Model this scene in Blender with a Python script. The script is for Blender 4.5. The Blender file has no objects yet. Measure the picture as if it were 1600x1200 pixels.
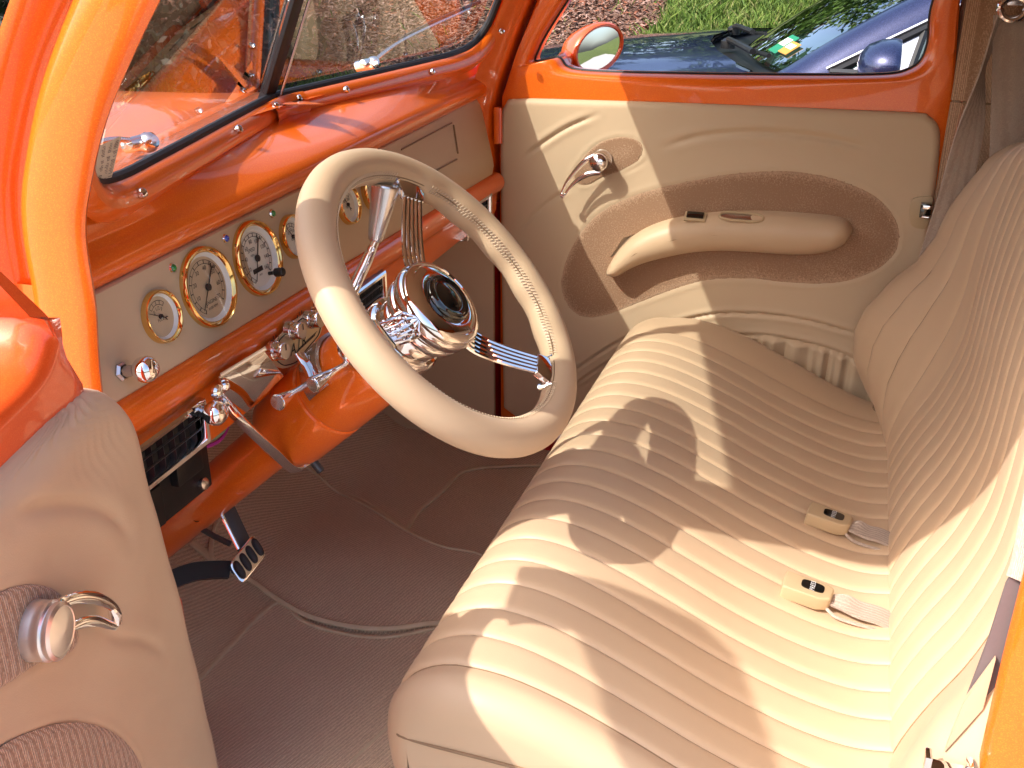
import bpy, bmesh, math, random
import numpy as np
from mathutils import Vector, Matrix, noise
random.seed(7)
rng = np.random.default_rng(7)
scene = bpy.context.scene
COL = scene.collection
PI = math.pi

# ------------------------------------------------------------------ camera, sky, sun, exposure
S = 0.8          # design units -> metres
HC = 1.45        # eye height in metres; design z = 0 is the eye height
PSI, THE = math.radians(18.5), math.radians(23.7)
cam_d = bpy.data.cameras.new('camera'); cam = bpy.data.objects.new('camera', cam_d); COL.objects.link(cam)
cam.location = (0, 0, HC)
cam_d.sensor_width = 36; cam_d.lens = 36.0
cam_d.clip_start = 0.05; cam_d.clip_end = 2000
cam.rotation_euler = (PI/2 - THE, 0, PSI)
scene.camera = cam

SUN_D = Vector((.92, 1.0, -1.43)).normalized()      # travel direction of sunlight
SUN_EL = math.asin(-SUN_D.z)
SUN_AZ = math.atan2(-SUN_D.x, -SUN_D.y)             # compass angle of the sun, measured from +Y towards +X
sun_d = bpy.data.lights.new('sun', 'SUN'); sun = bpy.data.objects.new('sun', sun_d); COL.objects.link(sun)
sun_d.energy = 2.1; sun_d.angle = math.radians(0.55); sun_d.color = (1.0, .95, .87)
sun.rotation_euler = SUN_D.to_track_quat('-Z', 'Y').to_euler()
sun.location = (-5, -5, 9)

world = bpy.data.worlds.new("World"); scene.world = world; world.use_nodes = True
wn = world.node_tree.nodes; wl = world.node_tree.links
wn.clear()
sky = wn.new('ShaderNodeTexSky'); sky.sky_type = 'NISHITA'; sky.sun_disc = False
sky.sun_elevation = SUN_EL; sky.sun_rotation = SUN_AZ; sky.air_density = 1.0; sky.dust_density = 4.0; sky.ozone_density = 1.0
bg = wn.new('ShaderNodeBackground'); bg.inputs['Strength'].default_value = 0.15
wo = wn.new('ShaderNodeOutputWorld')
wl.new(sky.outputs[0], bg.inputs[0]); wl.new(bg.outputs[0], wo.inputs[0])

scene.view_settings.view_transform = 'Standard'
scene.view_settings.look = 'None'
scene.view_settings.exposure = 1.45
scene.view_settings.gamma = 1.0
scene.cycles.use_denoising = True
scene.cycles.max_bounces = 10
scene.cycles.diffuse_bounces = 5
scene.cycles.glossy_bounces = 6
scene.cycles.transparent_max_bounces = 16
scene.cycles.sample_clamp_indirect = 8.0
scene.cycles.caustics_reflective = False
scene.cycles.caustics_refractive = False

# ------------------------------------------------------------------ helpers
def A(*p): return np.array(p, float)
def W(p): return Vector((p[0]*S, p[1]*S, p[2]*S + HC))
def unit(a):
    a = np.array(a, float); return a/np.linalg.norm(a)
_h = A(-math.sin(PSI), math.cos(PSI), 0); _r = A(math.cos(PSI), math.sin(PSI), 0); _z = A(0, 0, 1)
_f = _h*math.cos(THE) - _z*math.sin(THE); _u = _h*math.sin(THE) + _z*math.cos(THE)
def sight(u, v): return _r*(u-800) + _u*(600-v) + _f*1600.0     # surveyed direction of a photo point
def at(u, v, X=None, Y=None, Z=None):
    d = sight(u, v)
    t = X/d[0] if X is not None else Y/d[1] if Y is not None else Z/d[2]
    return d*t
def atp(u, v, p, n):
    d = sight(u, v); n = np.array(n, float); return d*(np.dot(n, p)/np.dot(n, d))

def catmull(pts, n=8, closed=False):
    P = [np.array(p, float) for p in pts]; out = []; m = len(P)
    segs = m if closed else m-1
    for i in range(segs):
        if closed: p0, p1, p2, p3 = P[(i-1) % m], P[i], P[(i+1) % m], P[(i+2) % m]
        else: p0, p1, p2, p3 = P[max(i-1, 0)], P[i], P[i+1], P[min(i+2, m-1)]
        for k in range(n):
            t = k/n
            out.append(0.5*((2*p1) + (-p0+p2)*t + (2*p0-5*p1+4*p2-p3)*t*t + (-p0+3*p1-3*p2+p3)*t**3))
    if not closed: out.append(P[-1])
    return out

class G:
    """collects design-space geometry for ONE mesh"""
    def __init__(s): s.v = []; s.f = []; s.m = []; s.cm = 0
    def add(s, vs, fs):
        o = len(s.v); s.v += [tuple(map(float, p)) for p in vs]; s.f += [tuple(o+i for i in f) for f in fs]; s.m += [s.cm]*len(fs); return s
    def mat(s, i): s.cm = i; return s
    def grid(s, rows, cu=False, cv=False):
        n, m = len(rows), len(rows[0]); vs = [p for r in rows for p in r]; fs = []
        for i in range(n if cu else n-1):
            for j in range(m if cv else m-1):
                a = i*m+j; b = i*m+(j+1) % m; c = ((i+1) % n)*m+(j+1) % m; d = ((i+1) % n)*m+j
                fs.append((a, b, c, d))
        return s.add(vs, fs)
    def ngon(s, pts, flip=False):
        idx = list(range(len(pts)))
        return s.add(pts, [tuple(reversed(idx)) if flip else tuple(idx)])
    def tube(s, path, r, n=12, closed=False, caps=True, sq=None):
        P = [np.array(p, float) for p in path]; m = len(P); rows = []
        T = []
        for i in range(m):
            a = P[(i-1) % m] if (closed or i > 0) else P[i]; b = P[(i+1) % m] if (closed or i < m-1) else P[i]
            T.append(unit(b-a))
        ref = A(0, 0, 1) if abs(T[0][2]) < .9 else A(1, 0, 0)
        N = unit(np.cross(T[0], ref))
        for i in range(m):
            N = unit(N - T[i]*np.dot(N, T[i])); B = np.cross(T[i], N)
            rr = r[i] if hasattr(r, '__len__') else r
            row = []
            for k in range(n):
                c, q = math.cos(2*PI*k/n), math.sin(2*PI*k/n)
                if sq: row.append(P[i] + N*c*rr*sq[0] + B*q*rr*sq[1])
                else: row.append(P[i] + N*c*rr + B*q*rr)
            rows.append(row)
        s.grid(rows, cu=closed, cv=True)
        if caps and not closed:
            s.ngon(rows[0], True); s.ngon(rows[-1])
        return s
    def lathe(s, prof, o, ax, n=32, ref=None, cap0=False, cap1=False):
        ax = unit(ax); o = np.array(o, float)
        ref = A(0, 0, 1) if ref is None else ref
        if abs(np.dot(unit(ref), ax)) > .95: ref = A(0, 1, 0)
        u = unit(np.cross(ref, ax)); w = np.cross(ax, u)
        rows = [[o + ax*h + u*r*math.cos(2*PI*k/n) + w*r*math.sin(2*PI*k/n) for k in range(n)] for r, h in prof]
        s.grid(rows, cv=True)
        if cap0: s.ngon(rows[0], True)
        if cap1: s.ngon(rows[-1])
        return s
    def box(s, c, sz, ex=(1, 0, 0), ey=(0, 1, 0), ez=None):
        ex = unit(ex); ey = unit(ey); ez = unit(np.cross(ex, ey)) if ez is None else unit(ez)
        c = np.array(c, float); vs = []
        for i in (-1, 1):
            for j in (-1, 1):
                for k in (-1, 1):
                    vs.append(c + ex*i*sz[0]/2 + ey*j*sz[1]/2 + ez*k*sz[2]/2)
        return s.add(vs, [(0, 1, 3, 2), (4, 6, 7, 5), (0, 4, 5, 1), (2, 3, 7, 6), (0, 2, 6, 4), (1, 5, 7, 3)])
    def prism(s, pts, d):
        d = np.array(d, float); n = len(pts); a = [np.array(p, float) for p in pts]; b = [p+d for p in a]
        return s.add(a+b, [tuple(range(n))[::-1], tuple(range(n, 2*n))] + [(i, (i+1) % n, n+(i+1) % n, n+i) for i in range(n)])
    def pillow(s, outline, spine, nrm, h, rings=8, pw=.5, flat=1.0, base=0.0):
        """domed pad: outline shrinks to its spine while rising along nrm"""
        nrm = unit(nrm); sp = [np.array(p, float) for p in spine]
        near = []
        for p in outline:
            p = np.array(p, float); best = None
            if len(sp) == 1: best = sp[0]
            else:
                bd = 1e9
                for a, b in zip(sp[:-1], sp[1:]):
                    t = max(0, min(1, np.dot(p-a, b-a)/np.dot(b-a, b-a))); q = a+(b-a)*t
                    d = np.linalg.norm(p-q)
                    if d < bd: bd, best = d, q
            near.append(best)
        rows = []
        for k in range(rings+1):
            t = k/rings*flat
            hh = h*(1-(1-t)**2)**pw if flat >= 1 else h*(1-(1-t/flat)**2)**pw
            rows.append([np.array(p, float)*(1-t) + q*t + nrm*(hh+base) for p, q in zip(outline, near)])
        if flat < 1: rows.append([r*(.0)+q+nrm*(h+base) for r, q in zip(rows[-1], near)])
        return s.grid(rows, cv=True)

ORG = {}
def mk(name, g, mat, parent=None, smooth=35, bevel=0, seg=2, label=None, weld=False):
    """link G as one mesh object under parent"""
    me = bpy.data.meshes.new(name)
    V = np.array(g.v, float)*S; V[:, 2] += HC
    o0 = (V.min(0)+V.max(0))/2
    if parent is None: o0[2] = V[:, 2].min()
    me.from_pydata((V-o0).tolist(), [], g.f)
    mats = mat if isinstance(mat, (list, tuple)) else [mat]
    for m_ in mats: me.materials.append(m_)
    if len(mats) > 1: me.polygons.foreach_set('material_index', g.m)
    bm = bmesh.new(); bm.from_mesh(me)
    bmesh.ops.remove_doubles(bm, verts=bm.verts, dist=1e-5)
    bmesh.ops.recalc_face_normals(bm, faces=bm.faces)
    if bevel:
        es = [e for e in bm.edges if len(e.link_faces) == 2 and e.calc_face_angle(0) > .5]
        bmesh.ops.bevel(bm, geom=es, offset=bevel*S, segments=seg, affect='EDGES', clamp_overlap=True, profile=.6)
    bm.to_mesh(me); bm.free()
    if smooth is not None:
        me.polygons.foreach_set('use_smooth', [True]*len(me.polygons))
        me.set_sharp_from_angle(angle=math.radians(smooth))
    o = bpy.data.objects.new(name, me); COL.objects.link(o)
    po = ORG.get(parent.name, Vector((0, 0, 0))) if parent else Vector((0, 0, 0))
    o.location = Vector(o0) - po
    if parent: o.parent = parent
    ORG[o.name] = Vector(o0)
    if label: o['label'] = label
    return o
def tag(o, label, cat, group=None, kind=None):
    if label: o['label'] = label
    if cat: o['category'] = cat
    if group: o['group'] = group
    if kind: o['kind'] = kind
    return o
def thing(name, label, cat, p, group=None):
    o = bpy.data.objects.new(name, None); COL.objects.link(o); o.location = W(p); o.empty_display_size = .1
    ORG[o.name] = W(p); return tag(o, label, cat, group)
def text_geo(s, size, o, ex, ey, extr=0.0006, align='CENTER', shear=0):
    """text as a mesh, size in design units"""
    cu = bpy.data.curves.new('t', 'FONT'); cu.body = s; cu.size = 1; cu.align_x = align; cu.align_y = 'CENTER'; cu.shear = shear; cu.resolution_u = 3
    ob = bpy.data.objects.new('t', cu); COL.objects.link(ob)
    dg = bpy.context.evaluated_depsgraph_get(); me = bpy.data.meshes.new_from_object(ob.evaluated_get(dg))
    ex = unit(ex); ey = unit(ey); o = np.array(o, float)
    vs = [o + ex*v.co.x*size + ey*v.co.y*size for v in me.vertices]
    fs = [tuple(p.vertices) for p in me.polygons]
    bpy.data.objects.remove(ob); bpy.data.curves.remove(cu); bpy.data.meshes.remove(me)
    return vs, fs

# ------------------------------------------------------------------ materials
def material(name, base, rough=.5, metal=0, spec=.5, coat=0, coat_rough=.05, bump=None, var=None, sheen=0, coords='Object', ior=1.45):
    m = bpy.data.materials.new(name); m.use_nodes = True; nt = m.node_tree; b = nt.nodes['Principled BSDF']
    b.inputs['Base Color'].default_value = (*base, 1); b.inputs['Roughness'].default_value = rough
    b.inputs['Metallic'].default_value = metal; b.inputs['Specular IOR Level'].default_value = spec
    b.inputs['Coat Weight'].default_value = coat; b.inputs['Coat Roughness'].default_value = coat_rough
    b.inputs['Sheen Weight'].default_value = sheen; b.inputs['IOR'].default_value = ior
    geo = nt.nodes.new('ShaderNodeNewGeometry')
    if var:      # (scale, amount, second colour)
        t = nt.nodes.new('ShaderNodeTexNoise'); t.inputs['Scale'].default_value = var[0]; t.inputs['Detail'].default_value = 5
        nt.links.new(geo.outputs['Position'], t.inputs['Vector'])
        r = nt.nodes.new('ShaderNodeMapRange'); r.inputs[1].default_value = .3; r.inputs[2].default_value = .7
        nt.links.new(t.outputs[0], r.inputs[0])
        mx = nt.nodes.new('ShaderNodeMix'); mx.data_type = 'RGBA'
        mx.inputs[6].default_value = (*base, 1); mx.inputs[7].default_value = (*var[1], 1)
        nt.links.new(r.outputs[0], mx.inputs[0]); nt.links.new(mx.outputs[2], b.inputs['Base Color'])
    if bump:     # list of (kind, scale, strength, distance)
        prev = None
        for kind, sc, st, di in bump:
            if kind == 'noise':
                t = nt.nodes.new('ShaderNodeTexNoise'); t.inputs['Scale'].default_value = sc; t.inputs['Detail'].default_value = 4
                nt.links.new(geo.outputs['Position'], t.inputs['Vector']); out = t.outputs[0]
            elif kind == 'voronoi':
                t = nt.nodes.new('ShaderNodeTexVoronoi'); t.inputs['Scale'].default_value = sc
                nt.links.new(geo.outputs['Position'], t.inputs['Vector']); out = t.outputs[0]
            bp = nt.nodes.new('ShaderNodeBump'); bp.inputs['Strength'].default_value = st; bp.inputs['Distance'].default_value = di
            nt.links.new(out, bp.inputs['Height'])
            if prev: nt.links.new(prev.outputs[0], bp.inputs['Normal'])
            prev = bp
        nt.links.new(prev.outputs[0], b.inputs['Normal'])
    return m
def weave(name, c1, c2, sx, sy, rot=(0, 0, 0), depth=.0012, rough=.95):
    """woven / looped cloth: crossing wave bands broken up by noise"""
    m = bpy.data.materials.new(name); m.use_nodes = True; nt = m.node_tree; N = nt.nodes; L = nt.links; b = N['Principled BSDF']
    b.inputs['Roughness'].default_value = rough; b.inputs['Specular IOR Level'].default_value = .15; b.inputs['Sheen Weight'].default_value = .25
    geo = N.new('ShaderNodeNewGeometry'); mp = N.new('ShaderNodeMapping'); mp.inputs['Rotation'].default_value = rot
    L.new(geo.outputs['Position'], mp.inputs[0])
    ws = []
    for d, s in (('X', sx), ('Y', sy)):
        w = N.new('ShaderNodeTexWave'); w.bands_direction = d; w.inputs['Scale'].default_value = s; w.inputs['Distortion'].default_value = 1.6
        w.inputs['Detail'].default_value = 2; w.inputs['Detail Scale'].default_value = 2.5
        L.new(mp.outputs[0], w.inputs[0]); ws.append(w)
    mu = N.new('ShaderNodeMath'); mu.operation = 'MULTIPLY'; L.new(ws[0].outputs['Fac'], mu.inputs[0]); L.new(ws[1].outputs['Fac'], mu.inputs[1])
    no = N.new('ShaderNodeTexNoise'); no.inputs['Scale'].default_value = 420; no.inputs['Detail'].default_value = 2; L.new(geo.outputs['Position'], no.inputs['Vector'])
    n2 = N.new('ShaderNodeTexNoise'); n2.inputs['Scale'].default_value = 9; n2.inputs['Detail'].default_value = 3; L.new(geo.outputs['Position'], n2.inputs['Vector'])
    ad = N.new('ShaderNodeMath'); ad.operation = 'MULTIPLY_ADD'; ad.inputs[1].default_value = .9; L.new(no.outputs[0], ad.inputs[0]); L.new(mu.outputs[0], ad.inputs[2])
    a2 = N.new('ShaderNodeMath'); a2.operation = 'MULTIPLY_ADD'; a2.inputs[1].default_value = .35; L.new(n2.outputs[0], a2.inputs[0]); L.new(ad.outputs[0], a2.inputs[2])
    mr = N.new('ShaderNodeMapRange'); mr.inputs[1].default_value = .66; mr.inputs[2].default_value = 1.16; L.new(a2.outputs[0], mr.inputs[0])
    mx = N.new('ShaderNodeMix'); mx.data_type = 'RGBA'; mx.inputs[6].default_value = (*c1, 1); mx.inputs[7].default_value = (*c2, 1)
    L.new(mr.outputs[0], mx.inputs[0]); L.new(mx.outputs[2], b.inputs['Base Color'])
    bp = N.new('ShaderNodeBump'); bp.inputs['Distance'].default_value = depth; bp.inputs['Strength'].default_value = .9
    L.new(ad.outputs[0], bp.inputs['Height']); L.new(bp.outputs[0], b.inputs['Normal'])
    return m
def glass(name, tint, refl_boost=1.0, rough=0.0):
    """thin pane: fresnel mirror over clear tinted transmission"""
    m = bpy.data.materials.new(name); m.use_nodes = True; nt = m.node_tree; N = nt.nodes; L = nt.links; N.remove(N['Principled BSDF'])
    out = N['Material Output']; t = N.new('ShaderNodeBsdfTransparent'); t.inputs[0].default_value = (*tint, 1)
    g = N.new('ShaderNodeBsdfGlossy'); g.inputs['Roughness'].default_value = rough; g.inputs[0].default_value = (1, 1, 1, 1)
    fr = N.new('ShaderNodeFresnel'); fr.inputs[0].default_value = 1.52
    mu = N.new('ShaderNodeMath'); mu.operation = 'MULTIPLY'; mu.inputs[1].default_value = 1.7*refl_boost; mu.use_clamp = True
    L.new(fr.outputs[0], mu.inputs[0])
    mix = N.new('ShaderNodeMixShader'); L.new(mu.outputs[0], mix.inputs[0]); L.new(t.outputs[0], mix.inputs[1]); L.new(g.outputs[0], mix.inputs[2]); L.new(mix.outputs[0], out.inputs[0])
    return m
def paint(name, base, flake, rough=.32, coat=1.0, metal=.25):
    m = material(name, base, rough=rough, metal=metal, coat=coat, coat_rough=.03)
    nt = m.node_tree; N = nt.nodes; L = nt.links; b = N['Principled BSDF']
    geo = N.new('ShaderNodeNewGeometry'); v = N.new('ShaderNodeTexVoronoi'); v.inputs['Scale'].default_value = 1400
    L.new(geo.outputs['Position'], v.inputs['Vector'])
    sp = N.new('ShaderNodeSeparateColor'); L.new(v.outputs['Color'], sp.inputs[0])
    mr = N.new('ShaderNodeMapRange'); mr.inputs[1].default_value = .6; mr.inputs[2].default_value = 1.0; mr.inputs[4].default_value = .5; L.new(sp.outputs[0], mr.inputs[0])
    no = N.new('ShaderNodeTexNoise'); no.inputs['Scale'].default_value = 3; L.new(geo.outputs['Position'], no.inputs['Vector'])
    mx = N.new('ShaderNodeMix'); mx.data_type = 'RGBA'; mx.inputs[6].default_value = (*base, 1); mx.inputs[7].default_value = (*flake, 1)
    L.new(mr.outputs[0], mx.inputs[0]); L.new(mx.outputs[2], b.inputs['Base Color'])
    bp = N.new('ShaderNodeBump'); bp.inputs['Strength'].default_value = .12; bp.inputs['Distance'].default_value = .0006; L.new(no.outputs[0], bp.inputs['Height'])
    L.new(bp.outputs[0], b.inputs['Coat Normal'])
    return m

M = {}
M['orange'] = paint('orange_paint', (.84, .14, .008), (1.0, .28, .02), metal=.08, coat=.75)
M['red_orange'] = paint('red_orange_paint', (.80, .095, .014), (.92, .18, .03), metal=.1, coat=.8)
LB = [('voronoi', 900, .18, .0004), ('noise', 60, .12, .001), ('noise', 9, .18, .004)]
M['leather'] = material('tan_leather', (.60, .435, .282), rough=.42, spec=.4, bump=LB, var=(6, (.57, .405, .258)), sheen=.08)
M['leather_panel'] = material('tan_panel_leather', (.60, .455, .305), rough=.5, spec=.35, bump=LB, var=(5, (.57, .43, .285)))
M['piping'] = material('stitched_seam', (.27, .175, .10), rough=.6, bump=[('noise', 700, .5, .0006)])
M['thread'] = material('pale_thread', (.60, .47, .33), rough=.7, bump=[('noise', 900, .5, .0004)])
M['cloth'] = weave('brown_tweed', (.32, .19, .115), (.66, .45, .30), 150, 150, depth=.0010)
M['carpet'] = weave('brown_loop_carpet', (.54, .42, .30), (.84, .69, .52), 60, 150, rot=(0, 0, .35), depth=.0014)
M['binding'] = material('carpet_binding', (.66, .57, .42), rough=.75, bump=[('noise', 500, .4, .0006)], var=(30, (.56, .48, .34)))
M['webbing'] = weave('grey_tan_webbing', (.42, .33, .27), (.62, .52, .44), 250, 60, depth=.0006, rough=.6)
M['chrome'] = material('chrome', (.84, .83, .84), rough=.035, metal=1)
M['brushed'] = material('satin_chrome', (.86, .86, .88), rough=.32, metal=1)
M['satin'] = material('polished_aluminium', (.86, .85, .86), rough=.13, metal=1)
M['shade_mauve'] = material('shade_toned_cloth', (.17, .125, .125), rough=.85, bump=[('noise', 400, .4, .0006)])  # shade beside the seat end, put into the cloth colour
M['chrome_dull'] = material('brushed_aluminium', (.62, .61, .63), rough=.27, metal=1, bump=[('noise', 500, .06, .0003)])
M['tinted_chrome'] = material('reflection_tinted_chrome', (.86, .56, .20), rough=.07, metal=1)  # chrome rims; the tan they reflect is put into the colour
M['tan_metal'] = material('champagne_panel', (.80, .62, .38), rough=.35, metal=.25)
M['black'] = material('black_plastic', (.012, .012, .013), rough=.35, bump=[('noise', 200, .2, .0005)])
M['gloss_black'] = material('gloss_black', (.004, .005, .005), rough=.05, coat=1)
M['rubber'] = material('black_rubber', (.014, .013, .018), rough=.5)
M['pedal_rubber'] = material('grey_rubber', (.035, .033, .038), rough=.6)
M['dial'] = material('cream_dial', (.86, .84, .76), rough=.5)
M['dialring'] = material('white_ring', (.88, .89, .86), rough=.35)
M['ink'] = material('dial_ink', (.03, .02, .02), rough=.6)
M['glass'] = glass('windshield_glass', (.84, .88, .85), 1.3)
M['clear'] = glass('gauge_glass', (.995, .995, .99), .12)
M['mirror'] = material('mirror_glass', (.88, .9, .92), rough=.01, metal=1)
M['green_lens'] = material('green_lens', (.02, .22, .04), rough=.1, coat=1)
M['blue_lens'] = material('blue_lens', (.02, .06, .45), rough=.1, coat=1)
M['paper'] = material('sticker_paper', (.70, .62, .50), rough=.7)
M['print'] = material('printed_ink', (.16, .13, .14), rough=.7)
M['white'] = material('white_print', (.7, .7, .72), rough=.5)
M['buckle'] = material('tan_buckle_plastic', (.50, .37, .22), rough=.38, bump=[('voronoi', 1200, .15, .0003)])
M['steel'] = material('dark_steel', (.10, .10, .105), rough=.45, metal=.6)
M['headliner'] = material('headliner_cloth', (.40, .29, .19), rough=.9, bump=[('noise', 400, .3, .0006)])
M['magenta'] = material('magenta_wire', (.45, .04, .30), rough=.4)
M['greenwire'] = material('green_wire', (.25, .40, .25), rough=.4)
M['whitewire'] = material('white_wire', (.6, .6, .58), rough=.4)
M['blue'] = paint('blue_paint', (.012, .017, .065), (.10, .13, .30), metal=.6)
M['seal_red'] = material('red_threshold', (.38, .012, .012), rough=.35, coat=.6)

# ------------------------------------------------------------------ orange car: shell
YC = 1.58
def T(Y): return .032*(Y-YC)
def Xw(Y): return -.962 + .206*abs(Y-YC)
def pane(Y, z, off=0): return A(Xw(Y) + .45*(z+.25) + off, Y, z + T(Y))     # windshield surface
HZ = .05      # header height

body = thing('hot_rod_body', 'glossy orange hot rod shell with split windshield, roof pillars and hood around the tan cabin', 'car body', (0, 1.58, -1.775))

def opening(side):
    P = []
    for Y, z in [(YC, -.256), (1.80, -.256), (2.02, -.256), (2.14, -.254), (2.205, -.240), (2.236, -.20), (2.236, -.13), (2.225, -.05), (2.21, .02)]:
        P.append((Y, z))
    P = catmull([A(a, b) for a, b in P], 6)
    return [pane(YC + side*(p[0]-YC), p[1]) for p in P]
for side, nm in ((1, 'passenger'), (-1, 'driver')):
    path = opening(side)
    nrm = unit(A(.85, -.17*side, .4))
    rows = []
    for i, p in enumerate(path):
        t = unit(path[min(i+1, len(path)-1)] - path[max(i-1, 0)])
        o_ = unit(np.cross(t, nrm))                   # away from the glass
        if np.dot(o_, p - pane(YC+side*.33, -.08)) < 0: o_ = -o_
        sec = [(-.002, -.012), (.0, .004), (.006, .012), (.014, .016), (.026, .017), (.036, .012), (.041, .002), (.044, -.012)]
        rows.append([p + o_*a + nrm*b for a, b in sec])
    g = G().grid(rows); gar = mk('windshield_garnish', g, M['orange'], body)
    # rubber seal
    g = G().tube([p + nrm*.002 - A(0, 0, 0) for p in path], .0085, 10); mk('rubber_seal', g, M['rubber'], body)
    # pane
    ys = np.linspace(YC+side*.006, YC+side*.70, 8); zs = np.linspace(-.258, HZ+.02, 6)
    g = G().grid([[pane(Y, z, -.006) for z in zs] for Y in ys]); pn = mk('windshield_pane', g, M['glass'], body)
    g = G().grid([[pane(Y, -.254, -.003), pane(Y, -.275, -.003), pane(Y, -.33, .0)] for Y in ys]); mk('cowl_flange', g, M['orange'], body)
    # joint cover at the middle of the garnish
    if side == 1:
        g = G()
        mid = [pane(Y, -.256) for Y in (1.525, 1.555, YC, 1.605, 1.635)]
        rows = []
        for p in mid:
            rows.append([p + A(.426, 0, -.905)*a + A(.905, 0, .426)*b for a, b in [(.004, .015), (.006, .020), (.014, .0235), (.026, .0245), (.037, .0205), (.046, .010), (.049, -.004)]])
        g.grid(rows); mk('garnish_joint_cover', g, M['orange'], body)
# screws
for (u, v) in [(222, 302), (373, 202), (431, 166), (467, 154), (541, 140), (676, 112)]:
    d = sight(u, v)
    # on the garnish crest
    best = None
    for side in (1, -1):
        for Yk in np.linspace(.9, 2.2, 400):
            if (Yk-YC)*side < 0: continue
            p = pane(Yk, -.25) + A(.022, 0, -.010)
            q = p/np.linalg.norm(p) - d/np.linalg.norm(d); e = np.linalg.norm(q)
            if best is None or e < best[0]: best = (e, p)
    p = d/np.linalg.norm(d)*np.linalg.norm(best[1])
    n_ = unit(A(.85, 0, .45)); p = p + n_*.002
    g = G().lathe([(.0001, .004), (.003, .0038), (.0058, .002), (.0066, 0), (.0066, -.004)], p, n_, 14)
    sc = mk('screw', g, M['chrome'], body)
for (u, v) in [(778, 48), (598+0, -40)]:
    p = at(u, v, Y=2.23) + A(.012, -.008, 0)
    g = G().lathe([(.0001, .004), (.003, .0038), (.0058, .002), (.0066, 0), (.0066, -.006)], p, A(.6, -.7, .3), 14); mk('screw', g, M['chrome'], body)
# centre post
g = G()
for z0, z1 in [(-.262, HZ+.01)]:
    a, b = pane(YC, z0, .0), pane(YC, z1, .0)
    ax = unit(b-a); g.box((a+b)/2 + A(-.004, -.008, 0), (.034, .014, np.linalg.norm(b-a)), ex=(0, 1, 0), ey=np.cross(ax, A(0, 1, 0)), ez=ax)
post = mk('centre_post', g, M['rubber'], body, bevel=.003)
g = G().tube([pane(YC, -.262, .012) + A(0, .010, 0), pane(YC, HZ, .012) + A(0, .010, 0)], .0028, 8)
mk('chrome_bead', g, M['chrome_dull'], post)

# sticker on the driver's pane
def at_pane(u, v, side, off=.004):
    p0 = pane(YC, -.25, off); p1 = pane(YC+side*.6, -.25, off); p2 = pane(YC, 0, off)
    return atp(u, v, p0, np.cross(p1-p0, p2-p0))
q = [at_pane(*c, -1) for c in ((188, 213), (170, 291), (145, 301), (152, 229))]
g = G().prism(q, A(.0015, 0, .0006)); stk = mk('sticker', g, M['paper'], body)
g = G()
cq = lambda a, b: (q[0]*(1-a)+q[1]*a)*(1-b) + (q[3]*(1-a)+q[2]*a)*b + A(.0032, 0, .001)
for k in range(26):
    a0 = .06 + k*.034
    for (b0, b1) in ((.12, .12+random.uniform(.1, .22)), (.42, .42+random.uniform(.08, .2)), (.72, .72+random.uniform(.06, .16))):
        if random.random() < .7:
            g.prism([cq(a0, b0), cq(a0+random.uniform(.006, .018), b0), cq(a0+.01, b1), cq(a0, b1)], A(.0003, 0, 0))
mk('printed_lines', g, M['print'], stk, smooth=None)

# wipers outside the glass
for piv, tip, bend in ((A(-.925, 1.89, -.232), A(-.838, 2.215, -.148), A(-.90, 2.0, -.195)), (A(-.915, 1.167, -.258), A(-.885, .93, -.255), A(-.91, 1.08, -.24))):
    ax = unit(A(.15, 0, 1)); fwd = unit(A(1, 0, .2))
    g = G().lathe([(.0001, .021), (.008, .020), (.013, .014), (.014, .006), (.011, -.004), (.010, -.03)], piv, fwd, 20)
    g.lathe([(.0001, -.022), (.0075, -.020), (.0085, -.012), (.0085, .012), (.0075, .020), (.0001, .022)], piv + A(0, -.012, .004), A(0, 1, 0), 16)
    wa = mk('wiper', g, M['chrome'], body)
    g = G().tube(catmull([piv, bend, tip], 6), [.0045-.002*k/12 for k in range(13)], 8); mk('wiper_arm', g, M['chrome_dull'], wa)
    m_ = (bend+tip)/2; d_ = tip-bend
    g = G().tube([bend + A(-.012, 0, -.002), m_ + A(-.014, 0, .002), tip + d_*.25 + A(-.012, 0, 0)], .004, 6); mk('wiper_blade', g, M['rubber'], wa)

# cowl and hood in one crowned skin
rows = []
for X in np.linspace(-.86, -2.9, 36):
    r = []
    taper = 1 - .18*max(0, (-X-1.0)/1.9)
    for q_ in np.linspace(-1.25, 1.25, 41):
        Y = YC + q_*.60*taper
        aq = abs(q_)
        z = -.262 - .022*max(0, -X-.95) - (.035+.145*min(1, max(0, -X-.93)/.25))*aq**2.1
        if aq > .92: z -= 1.9*(aq-.92)**1.6
        xx = X
        if aq > .0 and X > -1.05: xx = min(X, Xw(min(max(Y, .9), 2.26)) - .006) if X > -.90 else X
        if -X > 2.4: z -= .5*((-X-2.4)/.5)**2
        r.append(A(xx, Y, z))
    rows.append(r)
g = G().grid(rows); mk('hood', g, M['orange'], body, smooth=60)
# front fenders
for s_ in (-1, 1):
    rows = []
    for k in range(25):
        a = PI*k/24
        X = -2.05 - .62*math.cos(a); z = -1.15 + .62*math.sin(a)**.8
        r = []
        for j in range(9):
            b = j/8
            Y = YC + s_*(.52 + .42*b); zz = z - .16*b**3 - .06*(1-b)
            r.append(A(X, Y, zz))
        rows.append(r)
    g = G().grid(rows); mk('fender', g, M['orange'], body, smooth=60)

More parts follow.
